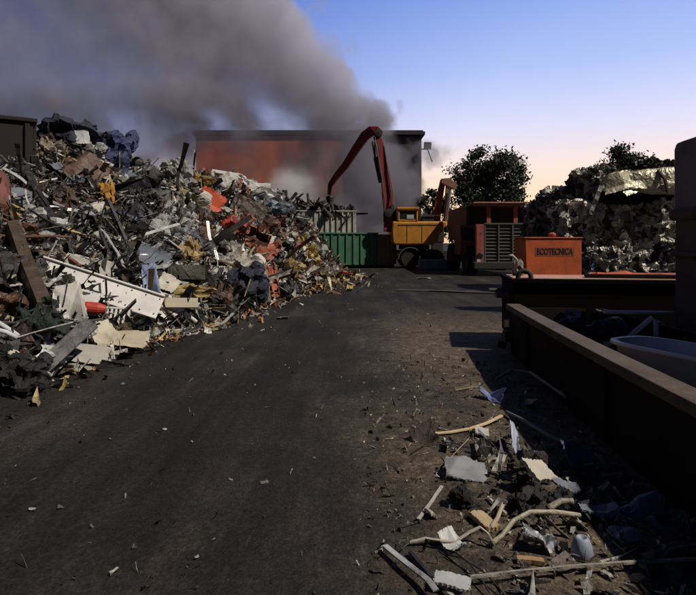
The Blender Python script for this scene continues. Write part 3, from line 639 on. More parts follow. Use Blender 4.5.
# ------------------------------------------------------------------ warehouse behind the smoke
bd = 60.0
Lx, Rx, Zt = P(196, 0, bd).x, P(421.5, 0, bd).x, CAMH+108.5*bd/F
ww = empty('warehouse', ((Lx+Rx)/2, bd, 0)); tag(ww, 'flat roofed dark warehouse with a red wall section behind the smoke', 'warehouse')
mw, ntw, bw = new_mat('dark_cladding'); n1 = noise(ntw, .5, 6); wv = N(ntw, 'ShaderNodeTexWave'); wv.inputs['Scale'].default_value = 3.2; tcw = N(ntw, 'ShaderNodeTexCoord'); ntw.links.new(tcw.outputs['Object'], wv.inputs['Vector'])
cw = ramp(ntw, n1.outputs[0], [(.3, (.026,.025,.026)), (.7, (.045,.042,.042))]); ntw.links.new(cw.outputs[0], bw.inputs['Base Color']); bw.inputs['Roughness'].default_value = .7; bump(ntw, bw, wv.outputs[0], .5, .03)
mr_, ntr, br = new_mat('red_glow_cladding'); n1 = noise(ntr, .35, 7); cr = ramp(ntr, n1.outputs[0], [(.3, (.62,.12,.035)), (.7, (.85,.24,.08))]); ntr.links.new(cr.outputs[0], br.inputs['Base Color']); br.inputs['Roughness'].default_value = .7  # red wall colour, brightened to carry the orange glow behind the smoke
wv = N(ntr, 'ShaderNodeTexWave'); wv.inputs['Scale'].default_value = 3.2; tcw = N(ntr, 'ShaderNodeTexCoord'); ntr.links.new(tcw.outputs['Object'], wv.inputs['Vector']); bump(ntr, br, wv.outputs[0], .12, .02)
hw = (Rx-Lx)/2
MB().box((0, 12, Zt/2-.15), (hw*2, 24, Zt-.3)).build('wall', mw, ww)
MB().box((-hw+8.0, -.06, Zt/2-.12), (15.9, .12, Zt-.36)).build('wall_panel', mr_, ww)['label'] = 'orange red wall cladding with the glow in its colour'
MB().box((0, 12, Zt), (hw*2+.7, 24.7, .34)).box((0, 12, Zt+.25), (hw*2+.3, 24.3, .16)).build('roof', mw, ww)
fl = empty('floodlight', P(423, 150, bd-.3)); tag(fl, 'small floodlight on a bracket at the warehouse corner', 'floodlight')
MB().tube([(-.35,0,.1),(.5,0,.05),(.6,0,-.2),(1.0,0,-1.3)], .07, 8).build('bracket', M['grille'], fl)
MB().box((.5,0,.45), (.75,.5,.8), rot=(.15,0,.1)).build('lamp_head', M['dark'], fl, bevel=.05)
# ------------------------------------------------------------------ material handler (yellow, red boom)
ex = empty('scrap_handler', (4.1, 34.4, 0)); tag(ex, 'yellow scrap handler with a long red boom and hanging grapple', 'excavator')
def L(v): return Vector(v)-Vector((4.1, 34.4, 0))
def LP(px, py, d): return L(P(px, py, d))
bm_ = MB(); bx0, bx1 = -1.42, 1.75
bm_.prism([(bx0+.12,1.42),(bx1-.75,1.42),(bx1-.45,1.62),(bx1-.28,2.3),(bx1+.12,2.55),(bx1+.12,2.84),(bx0,2.84),(bx0-.06,2.2),(bx0-.02,1.6)], 'y', -1.35, 1.35)
bm_.build('engine_house', M['yellow'], ex, bevel=.09)
MB().box((bx1-.28, 0, 1.95), (.5, 2.3, .8)).build('counterweight', M['dark'], ex, bevel=.06)
MB().box((0,0,1.28), (1.7,1.7,.26)).lathe([(.75,1.05),(.75,1.18)], n=24).build('turntable', M['dark'], ex)
cb = MB()
for (x, y) in ((-1.05,-1.3),(.05,-1.3),(-1.05,-.1),(.05,-.1)): cb.box((x, y, 3.2), (.1,.1,.72))
cb.box((-.5,-.7,3.62), (1.32,1.42,.14)); cb.box((-.5,-.7,2.9), (1.1,1.25,.1))
cab = cb.build('cab', M['yellow'], ex, bevel=.03)
MB().box((.62,-.5,3.02), (.9,1.4,.36)).build('engine_cover', M['dark'], ex, bevel=.03)
MB().box((-.5,-1.29,3.22), (.99,.03,.58)).box((-1.06,-.7,3.22), (.03,1.08,.58)).build('window', M['glass'], cab)
wb = MB().box((-.35,-1.33,3.12), (.42,.02,.24)).build('notice', M['clean'], cab); wb.color = (.6,.6,.62,1)
MB().box((0,0,.92), (2.6,1.5,.36)).box((-1.0,0,.75), (.3,2.3,.3)).box((1.0,0,.75), (.3,2.3,.3)).build('undercarriage', M['dark'], ex, bevel=.03)
def wheel(root, c, r, w, axis='y', mat='grille'):
    m = MB(); m.lathe([(r*.62,-w/2),(r*.92,-w/2),(r,-w*.38),(r,w*.38),(r*.92,w/2),(r*.62,w/2)], c, 26, axis)
    for k in range(22):
        a = 2*math.pi*k/22; q = {'y': (math.cos(a)*r, 0, math.sin(a)*r), 'x': (0, math.cos(a)*r, math.sin(a)*r)}[axis]
        m.box(Vector(c)+Vector(q), (.06, w*.9, .08) if axis == 'y' else (w*.9, .06, .08), rot=(0, -a+math.pi/2, 0) if axis == 'y' else (a, 0, 0))
    t = m.build('wheel', M['rubber'], root)
    MB().lathe([(.05,-w*.36),(r*.2,-w*.4),(r*.25,-w*.3),(r*.55,-w*.25),(r*.63,-w*.45),(r*.63,w*.45),(r*.5,w*.25),(.05,w*.36)], c, 22, axis).build('rim', M[mat], t)
for x in (-.35, 1.15):
    for y in (-1.05, 1.05): wheel(ex, (x, y, .56), .56, .42, 'y', 'dark')
mg = MB()
for k in range(8):
    a0, a1 = math.pi*(k/8), math.pi*((k+1)/8); rr_ = .72
    mg.beam([(-.35+math.cos(a0)*rr_, -1.1, .56+math.sin(a0)*rr_), (-.35+math.cos(a1)*rr_, -1.1, .56+math.sin(a1)*rr_)], .5, .05)
o = mg.build('mudguard', M['grille'], ex)
for x in (-.55, .35): MB().box((x, -1.356, 2.12), (.025, .012, 1.1)).build('panel_gap', M['dark'], ex)
MB().box((.1, -1.358, 2.62), (2.4, .012, .05)).build('trim_stripe', M['dark'], ex)
MB().tube([(1.0,-.2,2.8),(1.0,-.2,3.25),(1.12,-.2,3.36)], .07, 10).build('exhaust', M['dark'], ex)
MB().tube([(.45,-1.25,2.84),(.45,-1.25,3.2),(1.6,-1.25,3.2),(1.6,-1.25,2.84)], .025, 6).build('handrail', M['dark'], ex)
# boom and stick
b0, b1 = 33.2, 35.5
boom = MB(); boom.beam([LP(387,232,33.6), LP(389,216,33.7), LP(388,196,33.9), LP(385,170,34.3), LP(381,146,34.7), LP(378,136,34.9)], .55, [.42,.58,.74,.56,.44,.36], side=(.1,1,0))
bo = boom.build('boom', M['red'], ex, bevel=.03)
MB().tube([LP(373,142,34.6), LP(376,160,34.4)], .10, 10).build('cylinder', M['dark'], bo); MB().tube([LP(376,158,34.4), LP(381,182,34.0)], .17, 10).build('cylinder', M['dark'], bo)
MB().tube([LP(395,228,33.4), LP(393,205,33.5)], .15, 10).build('cylinder', M['dark'], bo)
for q_ in ((378.5,134,34.9,.24),(388.5,213,33.55,.26),(330,186,37.6,.14)):
    c_ = LP(*q_[:3]); MB().lathe([(q_[3]*.3,-.42),(q_[3],-.40),(q_[3],.40),(q_[3]*.3,.42)], c_, 16, 'y').build('pivot_pin', M['dark'], bo)
MB().tube([LP(384,222,33.3), LP(384.5,200,33.5), LP(381,172,33.9), LP(377,150,34.3), LP(374,137,34.7)], .05, 8).build('hose', M['dark'], bo)
MB().tube([LP(392,214,33.2), LP(391.5,196,33.5), LP(388,170,33.9), LP(384,146,34.4)], .045, 8).build('hose', M['dark'], bo)
st = MB(); st.beam([LP(381,134,35.2), LP(377,131,35.2), LP(371,131.5,35.3), LP(365,136,35.5), LP(356,149,35.9), LP(345,166,36.6), LP(335,178,37.3), LP(330.5,185,37.7), LP(329.5,195,38)], .42, [.4,.55,.62,.6,.52,.44,.38,.34,.24], side=(.1,1,0))
sto = st.build('stick', M['red'], ex, bevel=.03)
MB().tube([LP(375,127.5,35.2), LP(362,137,35.4), LP(352,151,35.9)], .06, 8).build('hose', M['dark'], sto)
gp_ = LP(330, 196, 38.2); gr_ = MB(); gr_.lathe([(.1,-.45),(.22,-.35),(.3,.0),(.2,.1)], gp_-Vector((0,0,.1)), 12)
gro = gr_.build('grapple', M['dark'], ex)
for k in range(5):
    a = 2*math.pi*k/5; cdir = Vector((math.cos(a), math.sin(a), 0)); b_ = gp_-Vector((0,0,.5))
    MB().tube([b_+cdir*.15, b_+cdir*.55-Vector((0,0,.2)), b_+cdir*.62-Vector((0,0,.55)), b_+cdir*.3-Vector((0,0,.95))], [.09,.12,.1,.03], 8).build('tine', M['dark'], gro)
o = MB().box((0,0,.28), (1.9,.8,.56)).build('concrete_block', M['concrete'], bevel=.04, loc=P(435,268,32.6)*1.0); o.location.z = 0; tag(o, 'pale concrete block beside the yellow machine wheels', 'block')
o = MB().box((0,0,.3), (1.1,.8,.6)).build('concrete_block', M['concrete'], bevel=.04, loc=(P(388,268,36.3).x, 37.6, 0)); tag(o, 'pale concrete block in the smoke left of the yellow machine', 'block')
# folded loader crane behind
lc = empty('loader_crane', (P(441,0,36).x, 37.6, 0)); tag(lc, 'folded rusty loader crane behind the yellow machine', 'crane')
def LC(px, py, d=37.6): return P(px, py, d)-Vector((P(441,0,36).x, 37.6, 0))
MB().box((0,0,.5), (1.6,1.4,1.0)).box((0,0,1.6), (.7,.7,1.4)).build('pedestal', M['dark'], lc)
MB().beam([LC(436,225), LC(438,205), LC(443,180)], .35, [.5,.45,.34], side=(0,1,0)).build('lower_arm', M['truck_dark'], lc, bevel=.02)
MB().beam([LC(441,181,37.3), LC(448,182,37.3), LC(456,188,37.3)], .4, [.3,.55,.35]).beam([LC(449,184,37.3), LC(447,205,37.3), LC(445,224,37.3)], .3, [.42,.32,.26]).build('upper_arm', M['brownbox'], lc, bevel=.02)
MB().tube([LC(450,190,37.0), LC(447,218,37.0)], .09, 10).build('cylinder', M['chrome'], lc)
# ------------------------------------------------------------------ dump truck
tx, td = 7.42, 26.0
tr_ = empty('dump_truck', (tx, td, 0), 0); tag(tr_, 'rusty red dump truck with a slatted grille facing the camera', 'dump truck')
MB().box((0, 1.2, 1.45), (2.45, 2.4, 1.9)).build('bonnet', M['truck_dark'], tr_, bevel=.04)
g = MB(); g.box((0,-.02,1.5), (2.0,.04,1.9))
for i in range(12): g.box((0, -.07, .62+i*.16), (1.96, .10, .05), rot=(.5,0,0))
for x in (-.98,-.33,.33,.98): g.box((x,-.10,1.5), (.06,.1,1.92))
g.box((0,-.10,2.46), (2.04,.12,.07)); g.box((0,-.10,.54), (2.04,.12,.07)); g.build('grille', M['grille'], tr_)
for s in (-1, 1):
    MB().box((s*1.22, -.05, 1.5), (.36, .22, 1.85)).build('bonnet_post', M['truck_red'], tr_, bevel=.02)
    hl = MB().lathe([(.13,0),(.15,-.04),(.11,-.07)], (s*1.22, -.16, .95), 16, 'y').build('headlight', M['glass'], tr_)
MB().box((0,-.25,.5), (3.1,.3,.34)).build('bumper', M['dark'], tr_, bevel=.03)
MB().box((-1.45,1.9,1.7), (.85,1.5,1.5)).build('cab', M['truck_dark'], tr_, bevel=.04); MB().box((-1.45,1.14,2.0), (.7,.03,.6)).build('windscreen', M['glass'], tr_)
MB().box((1.4,1.9,1.5), (.75,1.4,1.1)).build('engine_cover', M['truck_dark'], tr_, bevel=.04)
MB().box((0,3.6,.95), (1.3,6.6,.4)).build('chassis', M['dark'], tr_)
for y in (1.4, 5.6):
    for s in (-1, 1): wheel(tr_, (s*1.35, y, .72), .72, .55, 'x', 'truck_red')
du = MB()
du.box((.12,1.25,3.42), (3.05,2.5,.09), rot=(-.03,0,0))                 # canopy over the cab
du.box((.12,4.7,1.75), (3.0,4.6,.12), rot=(.06,0,0)); du.box((-1.38,4.4,2.6), (.1,5.0,1.7)); du.box((1.62,4.4,2.6), (.1,5.0,1.7)); 0
du.box((.12,.03,3.38), (3.2,.1,.14)); bodyd = du.build('dump_body', M['truck_dark'], tr_, bevel=.015)
MB().box((.12,-.03,3.46), (3.24,.05,.05)).build('canopy_edge', M['deck'], tr_)
MB().box((.12,2.5,2.6), (2.88,.1,1.6)).build('dump_front', M['dark'], tr_)
for x in (-.71,.57): MB().box((x,.25,2.92), (.19,.14,.92)).build('canopy_post', M['truck_red'], tr_)
o = MB().box((-1.32,-.28,.62), (.16,.1,.34)).build('marker_plate', M['clean'], tr_); o.color = (.6,.52,.42,1)
# ------------------------------------------------------------------ right: bales of crushed metal
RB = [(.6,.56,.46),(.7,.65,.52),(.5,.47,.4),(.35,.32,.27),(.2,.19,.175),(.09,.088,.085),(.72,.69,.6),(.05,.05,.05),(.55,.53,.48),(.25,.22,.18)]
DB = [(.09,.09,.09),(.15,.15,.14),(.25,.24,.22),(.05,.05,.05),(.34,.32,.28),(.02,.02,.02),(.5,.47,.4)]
def bale(label, px, py, w, h, d, seed, pal, depth=1.3, cat='scrap bale', rz=0, floor=False, amp=.13, name='scrap_bale'):
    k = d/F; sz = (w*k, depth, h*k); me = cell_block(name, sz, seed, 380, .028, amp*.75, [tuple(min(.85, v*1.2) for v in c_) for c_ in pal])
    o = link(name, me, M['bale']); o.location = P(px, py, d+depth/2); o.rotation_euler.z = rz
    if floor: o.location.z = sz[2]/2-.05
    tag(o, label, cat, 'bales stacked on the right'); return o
D0 = 16.0
bale('grey crushed bale on the ground right of the orange box', 597, 266, 36, 36, D0, 31, RB+[(.1,.16,.3)], floor=False)
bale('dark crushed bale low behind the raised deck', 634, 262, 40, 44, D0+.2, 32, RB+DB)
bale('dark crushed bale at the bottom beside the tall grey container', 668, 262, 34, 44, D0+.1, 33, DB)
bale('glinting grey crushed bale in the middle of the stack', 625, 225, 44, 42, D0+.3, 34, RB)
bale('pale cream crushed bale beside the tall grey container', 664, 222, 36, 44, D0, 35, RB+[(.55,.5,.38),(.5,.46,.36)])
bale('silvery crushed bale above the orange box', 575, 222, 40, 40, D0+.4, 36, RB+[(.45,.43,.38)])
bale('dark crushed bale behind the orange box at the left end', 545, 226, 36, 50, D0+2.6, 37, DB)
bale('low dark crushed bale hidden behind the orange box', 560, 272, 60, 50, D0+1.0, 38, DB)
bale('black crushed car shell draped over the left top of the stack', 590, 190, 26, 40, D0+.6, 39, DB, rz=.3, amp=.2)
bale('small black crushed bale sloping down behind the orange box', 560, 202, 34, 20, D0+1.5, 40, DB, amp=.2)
bale('black scrap lying on top of the stack behind the cream car body', 656, 166, 30, 8, D0+1.2, 41, [(.02,.02,.02),(.03,.028,.025)], amp=.16)
# crushed cream car body on top
CARC = [(.60,.56,.40),(.64,.60,.45),(.52,.48,.34),(.66,.62,.48)]
cbm = cell_block('crushed_car', (98*D0/F, 1.5, 21*D0/F), 57, 16, .035, .15, CARC, folds=26)
cc = link('crushed_car', cbm, M['carskin']); cc.location = P(640, 184.5, D0+.75); cc.rotation_euler = (0, math.radians(-1), -.04); tag(cc, 'crushed cream car body lying on top of the bales', 'crushed car')
for k_, (ax, az2, pw, ph, ro) in enumerate(((-1.0,.02,.9,.55,-14),(-.2,.06,1.0,.6,6),(.75,.05,1.2,.55,-4),(1.2,-.05,.7,.6,10),(-.55,-.12,.8,.4,-25))):
    bp = sheet_mesh('body_panel', 700+k_, pw, ph, 18, .09, 10, .012, .03); r_ = np.random.default_rng(k_); set_tint(bp, np.zeros(len(bp.vertices), int), 1, [CARC[k_ % 4]], r_)
    o = link('body_panel', bp, M['carskin'], cc, (ax, -.80, az2)); o.rotation_euler = (math.radians(72), 0, math.radians(0)); o.rotation_euler.y = math.radians(ro)
cb2 = MB().box((0,0,0), (98*D0/F*.88, 1.2, .34)).build('underside_shade', M['nearblack'], cc, loc=(0, .1, -.42))  # black box stands for the shadow under the car body
sb_ = MB().beam([(-.02,-.80,.32), (.06,-1.0,.05), (.16,-.98,-.34)], .05, .1, side=(1,0,.2)).build('strap', M['tallbrown'], cc, loc=(.15,0,0))
pole('bent grey bar leaning on the left of the bale stack', (601,186), (590,214), .07, (.3,.28,.25), name='metal_bar', cat='metal bar', square=True, da=15.7)
# ------------------------------------------------------------------ orange box
eb = empty('orange_box', (P(553.5,0,12.4).x, 12.4, 0), .10); tag(eb, 'orange steel box with black lettering behind the raised deck', 'skip')
w_, h_, z1 = 1.34, 1.05, 1.68
q = MB(); q.prism([(-w_/2+.05, .35), (w_/2, .35), (w_/2, z1), (-w_/2, z1)], 'y', 0, .62); q.build('shell', M['orange'], eb, bevel=.02)
q = MB(); q.box((0,.31,z1+.015), (w_+.04,.66,.03)); q.build('lid', M['orange'], eb, bevel=.008)
MB().box((.02,.31,.17), (w_*.9,.5,.34)).build('base', M['dark'], eb)
MB().lathe([(.05,0),(.05,.03),(.08,.04),(.08,.08),(.03,.11)], (.12,.3,z1+.03), 14).build('filler_cap', M['truck_red'], eb)
tcv = bpy.data.curves.new('lettering', 'FONT'); tcv.body = 'ECOTECNICA'; tcv.size = .135; tcv.align_x = 'CENTER'; tcv.align_y = 'CENTER'; tcv.extrude = .003; tcv.offset = .003; tcv.space_character = 1.0
to = bpy.data.objects.new('lettering', tcv); COL.objects.link(to); to.parent = eb; to.location = (.12, -.006, z1-.33); to.rotation_euler = (math.pi/2, 0, 0); tcv.materials.append(M['letter'])
bpy.context.view_layer.update(); lme = bpy.data.meshes.new_from_object(to.evaluated_get(bpy.context.evaluated_depsgraph_get())); bpy.data.objects.remove(to)
to = link('lettering', lme, M['letter'], eb, (.03, -.0065, z1-.30)); to.rotation_euler = (math.pi/2, 0, 0); to.scale = (1, 1.45, 1)
lt = MB().box((.03,-.0025,z1-.30), (.92,.003,.20)).build('name_plate', painted('plate_brown', (.30,.06,.016), amt=.3), eb)
# ------------------------------------------------------------------ raised deck container (pinkish deck, black sides)
az_ = -.16; dk = empty('deck_container', (2.42, 8.05, 0), az_); tag(dk, 'low black container with a pinkish deck behind the rusty skip', 'container')
DL, DW, DH = 6.0, 1.45, 1.03
MB().box((DL/2, DW/2, DH/2+.05), (DL, DW, DH-.14)).build('shell', M['nearblack'], dk, bevel=.015)
MB().box((DL/2, DW/2, DH+.002), (DL-.06, DW-.08, .03)).build('deck', M['deck'], dk)
MB().box((DL/2, 0, DH+.0), (DL+.06, .07, .07)).box((0, DW/2, DH+.0), (.07, DW-.08, .068)).build('rim', M['nearblack'], dk, bevel=.01)
MB().box((DL/2, .012, DH+.038), (DL+.04, .02, .006)).build('edge_strip', M['concrete'], dk)
e = MB(); pts = [(.16+.09*math.cos(a), .02, DH+.06+.09*math.sin(a)) for a in np.linspace(-.4, math.pi+.4, 14)]; e.tube(pts, .036, 10); e.box((.16,.02,DH+.02), (.24,.09,.05)); e.smooth = False; e.build('lifting_eye', M['dark'], dk)
MB().box((-.10,.5,.78), (.2,.34,.07)).build('side_hook', M['tallbrown'], dk); MB().box((-.06,.12,.40), (.12,.2,.10)).build('side_step', M['tallbrown'], dk); MB().tube([(-.3,.5,.85),(-.02,.5,.85)], .03, 8).build('side_pin', M['tallbrown'], dk)
for i in range(4): MB().box((.25+i*1.83, DW/2, .035), (.16, DW*.9, .07)).build('foot', M['dark'], dk)
lid = sheet_mesh('x', 77, 1.6, .55, 10, .015, 3, .02, .02); o = link('steel_cover', lid, M['orange']); o.location = P(648, 271.5, 8.9); o.location.z = DH+.06; o.rotation_euler = (0,0,az_); tag(o, 'thin orange steel lid lying on the pinkish deck', 'lid')
o = MB().box((0,0,.03), (1.9,.2,.05)).build('steel_plank', M['wallB']); o.location = (P(640,0,8.7).x, 8.35, DH+.018); o.rotation_euler = (0,0,az_-.05); tag(o, 'dark plank lying before the orange lid on the deck', 'plank')
# twisted pale valve scrap on the deck's left end
pf_ = empty('pipe_fitting', (2.78, 9.05, DH+.02)); tag(pf_, 'pale twisted pipe fitting standing on the deck by the orange box', 'pipe fitting')
o = link('casting', CHUNKS[2].copy(), None, pf_, (0,0,.11)); o.data.materials.clear(); o.data.materials.append(M['crush']); o.scale = (.13,.13,.26); o.color = (.45,.42,.36,1)
v = MB(); v.tube([(.02,0,.18),(-.01,.02,.27),(-.07,.02,.33),(-.14,.01,.32)], .022, 8); v.smooth = True; o = v.build('elbow', M['scrap'], pf_); o.color = (.42,.4,.36,1)
v = MB(); v.tube([(.05,.02,.05),(.10,.03,.12),(.09,.02,.22)], .018, 8); v.smooth = True; o = v.build('side_pipe', M['scrap'], pf_); o.color = (.3,.28,.26,1)
# ------------------------------------------------------------------ rusty skip at right foreground
def rimx(y): return 2.36+(y-7.95)*.069-.055*math.sin(max(0, min(1, (7.95-y)/6.2))*math.pi)*0.9
rs = empty('rusty_skip', (0, 0, 0)); tag(rs, 'low rusty open skip with a thick rim at the right foreground', 'skip')
ys = np.linspace(7.93, .9, 16); RZ = .66
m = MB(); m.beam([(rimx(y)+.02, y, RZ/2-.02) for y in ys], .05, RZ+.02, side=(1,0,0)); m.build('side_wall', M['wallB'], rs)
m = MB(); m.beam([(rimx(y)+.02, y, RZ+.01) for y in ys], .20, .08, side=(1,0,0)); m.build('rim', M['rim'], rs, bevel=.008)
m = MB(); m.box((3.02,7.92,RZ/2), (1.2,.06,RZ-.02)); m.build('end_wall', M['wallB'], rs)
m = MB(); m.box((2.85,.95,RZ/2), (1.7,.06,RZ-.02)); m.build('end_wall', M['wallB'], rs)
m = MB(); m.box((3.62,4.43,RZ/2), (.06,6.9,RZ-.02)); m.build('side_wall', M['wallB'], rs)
m = MB(); m.box((3.0,4.43,.13), (1.35,6.85,.06)); m.build('floor_plate', M['nearblack'], rs)
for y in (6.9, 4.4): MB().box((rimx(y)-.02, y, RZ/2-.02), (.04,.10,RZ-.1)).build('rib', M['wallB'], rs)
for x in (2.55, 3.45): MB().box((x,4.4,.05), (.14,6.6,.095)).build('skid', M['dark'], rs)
m = MB(); m.tube([(rimx(7.9)-.08,7.95,.10),(rimx(7.9)-.2,7.95,.14)], .05, 8); m.box((rimx(7.9)-.06,7.93,.25), (.1,.14,.14)); m.build('hook_pin', M['dark'], rs)
# white tub lying in the skip
tb = empty('white_tub', (2.62, 5.6, .16)); tag(tb, 'long white bath tub lying in the rusty skip', 'bath tub')
tl, tw, th = 1.5, .60, .58
ov = lambda a, b, z, n=28: [((abs(math.cos(t))**.55*math.copysign(1, math.cos(t)))*a, (abs(math.sin(t))**.55*math.copysign(1, math.sin(t)))*b, z) for t in np.linspace(0, 2*math.pi, n, endpoint=False)]
rings = [ov(tl/2*.78,tw/2*.7,0), ov(tl/2*.92,tw/2*.88,.25), ov(tl/2*.95,tw/2*.92,th-.03), ov(tl/2*1.02,tw/2*1.02,th-.03), ov(tl/2*1.02,tw/2*1.02,th), ov(tl/2*.93,tw/2*.9,th), ov(tl/2*.88,tw/2*.82,.25), ov(tl/2*.74,tw/2*.64,.05)]
m = MB(); n = 28; vs = [v for r_ in rings for v in r_]; fs = [(i*n+k, i*n+(k+1) % n, (i+1)*n+(k+1) % n, (i+1)*n+k) for i in range(len(rings)-1) for k in range(n)]+[tuple(range(n-1,-1,-1)), tuple((len(rings)-1)*n+k for k in range(n))]
m.add(vs, fs); m.smooth = True
o = m.build('basin', M['clean'], tb); o.color = (.80,.81,.83,1); tb.location = (3.42-.05, 5.35, .22); tb.rotation_euler = (.0, .04, -.1)
tb.location = (2.79, 4.28, .165); tb.rotation_euler = (0, 0, math.radians(-65.7))
def tubeline(label, pts, r, col, name='tube', cat='tube', mat='metal', smooth=True):
    pts = [Vector(p) for p in pts]; c = sum(pts, Vector())/len(pts); m = MB(); m.tube([p-c for p in pts], r, 10); m.smooth = smooth
    o = m.build(name, M[mat], loc=c); o.color = (*col, 1); return tag(o, label, cat)
tubeline('straight grey bar laid across the rusty skip above the tub', [P(604,312,6.6), P(674,313,6.7)], .024, (.85,.83,.78), 'metal_bar', 'metal bar', 'clean')
tubeline('bent pale frame rising behind the white tub in the skip', [P(604,345,6.3), P(626,340,6.3), P(652,318,6.35), P(656,322,6.3), P(657,345,6.3)], .032, (.75,.72,.66), 'bent_tubing', 'tube frame', 'clean')
tubeline('curved grey tube behind the white tub by the bent frame', [P(656,322,6.5), P(668,330,6.5), P(676,343,6.5)], .035, (.3,.29,.28), 'curved_tube', 'tube')
lump('dark crushed scrap under the bent frame in the rusty skip', (.03,.03,.03), 0, 0, 60, 40, where=Vector((2.95,6.75,.38)), tilt=80, i=3)
lump('black crushed scrap at the far end of the rusty skip', (.025,.022,.02), 0, 0, 60, 36, where=Vector((3.2,7.3,.34)), tilt=80, i=5)
# tall grey steel container at the right edge
tg = empty('tall_container', (4.02, 6.85, 0), -.06); tag(tg, 'tall grey steel container with a rounded corner at the right edge', 'container')
def tbox(x0, x1, y0, y1, z0, z1): return MB().box(((x0+x1)/2, (y0+y1)/2, (z0+z1)/2), (x1-x0, y1-y0, z1-z0))
tbox(0, 2.4, -5.2, 0, 1.9, 2.84).build('upper_shell', M['tallbox'], tg, bevel=.10)
tbox(.03, 2.37, -5.15, -.03, 0, 1.95).build('lower_shell', M['tallbrown'], tg, bevel=.03)
tbox(-.03, 2.43, -5.23, .03, 1.86, 2.02).build('band', M['tallbrown'], tg, bevel=.05)
tbox(-.01, 2.41, -5.2, .01, 1.42, 1.48).build('band', M['tallbrown'], tg, bevel=.015)
for y in (-1.2, -2.6, -4.0): tbox(-.01, .05, y-.05, y+.05, .05, 1.40).build('rib', M['tallbrown'], tg, bevel=.01)
# ------------------------------------------------------------------ loose debris on the verge, one by one
def gplate(label, px, py, w, h, roll, col, name='metal_sheet', cat='metal sheet', mat='clean', seed=0, amp=.06, z=.04, tilt=0, dep=None, thick=.012):
    pos = G(px, py, 0); k = pos.y/F; hh = h*k*pos.y/CAMH if dep is None else dep
    me = sheet_mesh(name, 300+seed, w*k*.92, hh*.8, 18, amp*1.7, 11, thick, .03)
    o = link(name, me, M[mat]); o.location = pos+Vector((0,0,z)); o.rotation_euler = (math.radians(tilt), 0, math.radians(roll)); o.color = (*[v*.8 for v in col], 1); return tag(o, label, cat)
def gbar(label, pts, w, h, col, name='metal_bar', cat='metal bar', mat='clean', tube=False, z=.02):
    w *= .62; h *= .7
    q = [G(px, py, 0)+Vector((0,0,z+zz)) for px, py, zz in [(p+(0,))[:3] for p in pts]]; rj = random.Random(len(label)*7+int(pts[0][0])); q2 = []
    for a_, b_ in zip(q[:-1], q[1:]):
        for u_ in range(4): q2.append(a_.lerp(b_, u_/4)+Vector((rj.gauss(0,.0005), rj.gauss(0,.0005), abs(rj.gauss(0,.0005)))))
    q = q2+[q[-1]]; c = sum(q, Vector())/len(q); m = MB()
    if tube: m.tube([p-c for p in q], w/2, 10); m.smooth = True
    else:
        sdv = (q[-1]-q[0]).cross(Vector((0,0,1))).normalized(); m.beam([p-c for p in q], w, h, side=sdv)
    o = m.build(name, M[mat], loc=c); o.color = (*[v*.8 for v in col], 1); return tag(o, label, cat)
gbar('curved strip of raw yellow wood on the brown verge', [(431,436),(450,434.5),(470,431),(488,426,.01),(502,421,.03)], .05, .015, (.85,.62,.34), 'wood_strip', 'wood strip', 'clean')
gplate('small white card lying below the curved wood strip', 482, 435, 14, 9, -12, (.6,.58,.52), 'card', 'card', seed=1, amp=.03)
gbar('thin twig left of the blue plastic wrap', [(455,392),(466,390),(478,388)], .02, .02, (.3,.24,.17), 'twig', 'twig', 'wood')
gbar('dark curved cable below the yellow wood strip', [(411,456),(425,447),(442,444),(458,446),(462,449)], .014, .014, (.02,.016,.014), 'cable', 'cable', 'scrap', True)
gplate('dark reddish rag at the left end of the wood strip', 424, 441, 26, 9, 20, (.03,.014,.01), 'rag', 'rag', 'fabric', 2, .08)
gplate('grey mesh plate on a thin frame lying on the verge', 466, 476, 44, 17, -6, (.30,.31,.33), 'mesh_plate', 'plate', 'clean', 3, .05, .06, 6)
gbar('thin bent rod of the frame behind the grey mesh plate', [(437,474),(455,464,.06),(470,456,.12),(476,459,.1)], .016, .016, (.3,.25,.2), 'rod', 'rod', 'metal', True)
gbar('dark rod standing behind the right corner of the mesh plate', [(477,459,.1),(486,470,.08),(491,476)], .014, .014, (.08,.06,.05), 'rod', 'rod', 'metal', True)
gbar('white flat bar with a tee end lying on the verge', [(418,523),(430,507),(442,489)], .032, .012, (.55,.5,.43), 'metal_bar', 'metal bar')
gplate('small white petal shaped scrap beside the white flat bar', 431, 518, 8, 9, 20, (.55,.5,.45), 'scrap_piece', 'scrap', seed=4)
o = lump('black crumpled scrap tuft right of the white flat bar', (.012,.011,.01), 0, 0, 13, 14, where=G(459,507)+Vector((0,0,.06)), tilt=75, i=2)
gplate('yellow beige square board with a dent lying on the verge', 484, 525, 17, 20, 20, (.58,.44,.24), 'board', 'board', 'clean', 5, .03, .04, 5, thick=.03)
gbar('short cream tube right of the beige board', [(491,533),(497,524),(503,514,.03)], .04, .04, (.5,.42,.3), 'tube', 'tube', 'clean', True, .03)
gbar('thin white lath above the beige board', [(488,500),(497,509),(506,517)], .025, .015, (.55,.5,.42), 'lath', 'lath')
gbar('thin rusty wire running above the beige board', [(470,511),(480,508,.03),(492,507,.04),(500,512)], .01, .01, (.2,.12,.08), 'wire', 'wire', 'scrap', True)
gplate('broken white plastic cover standing among the black scrap', 540, 492, 34, 20, 28, (.62,.57,.48), 'plastic_cover', 'cover', 'clean', 6, .03, .15, 28, dep=.2, thick=.03)
o = lump('black scrap bundle under the broken white cover', (.018,.016,.014), 0, 0, 36, 22, where=G(533,510)+Vector((0,0,.05)), tilt=80, i=4, roll=20)
o = lump('dark brown crumpled box behind the broken white cover', (.045,.025,.018), 0, 0, 28, 20, where=G(525,477)+Vector((0,0,.07)), tilt=70, i=1)
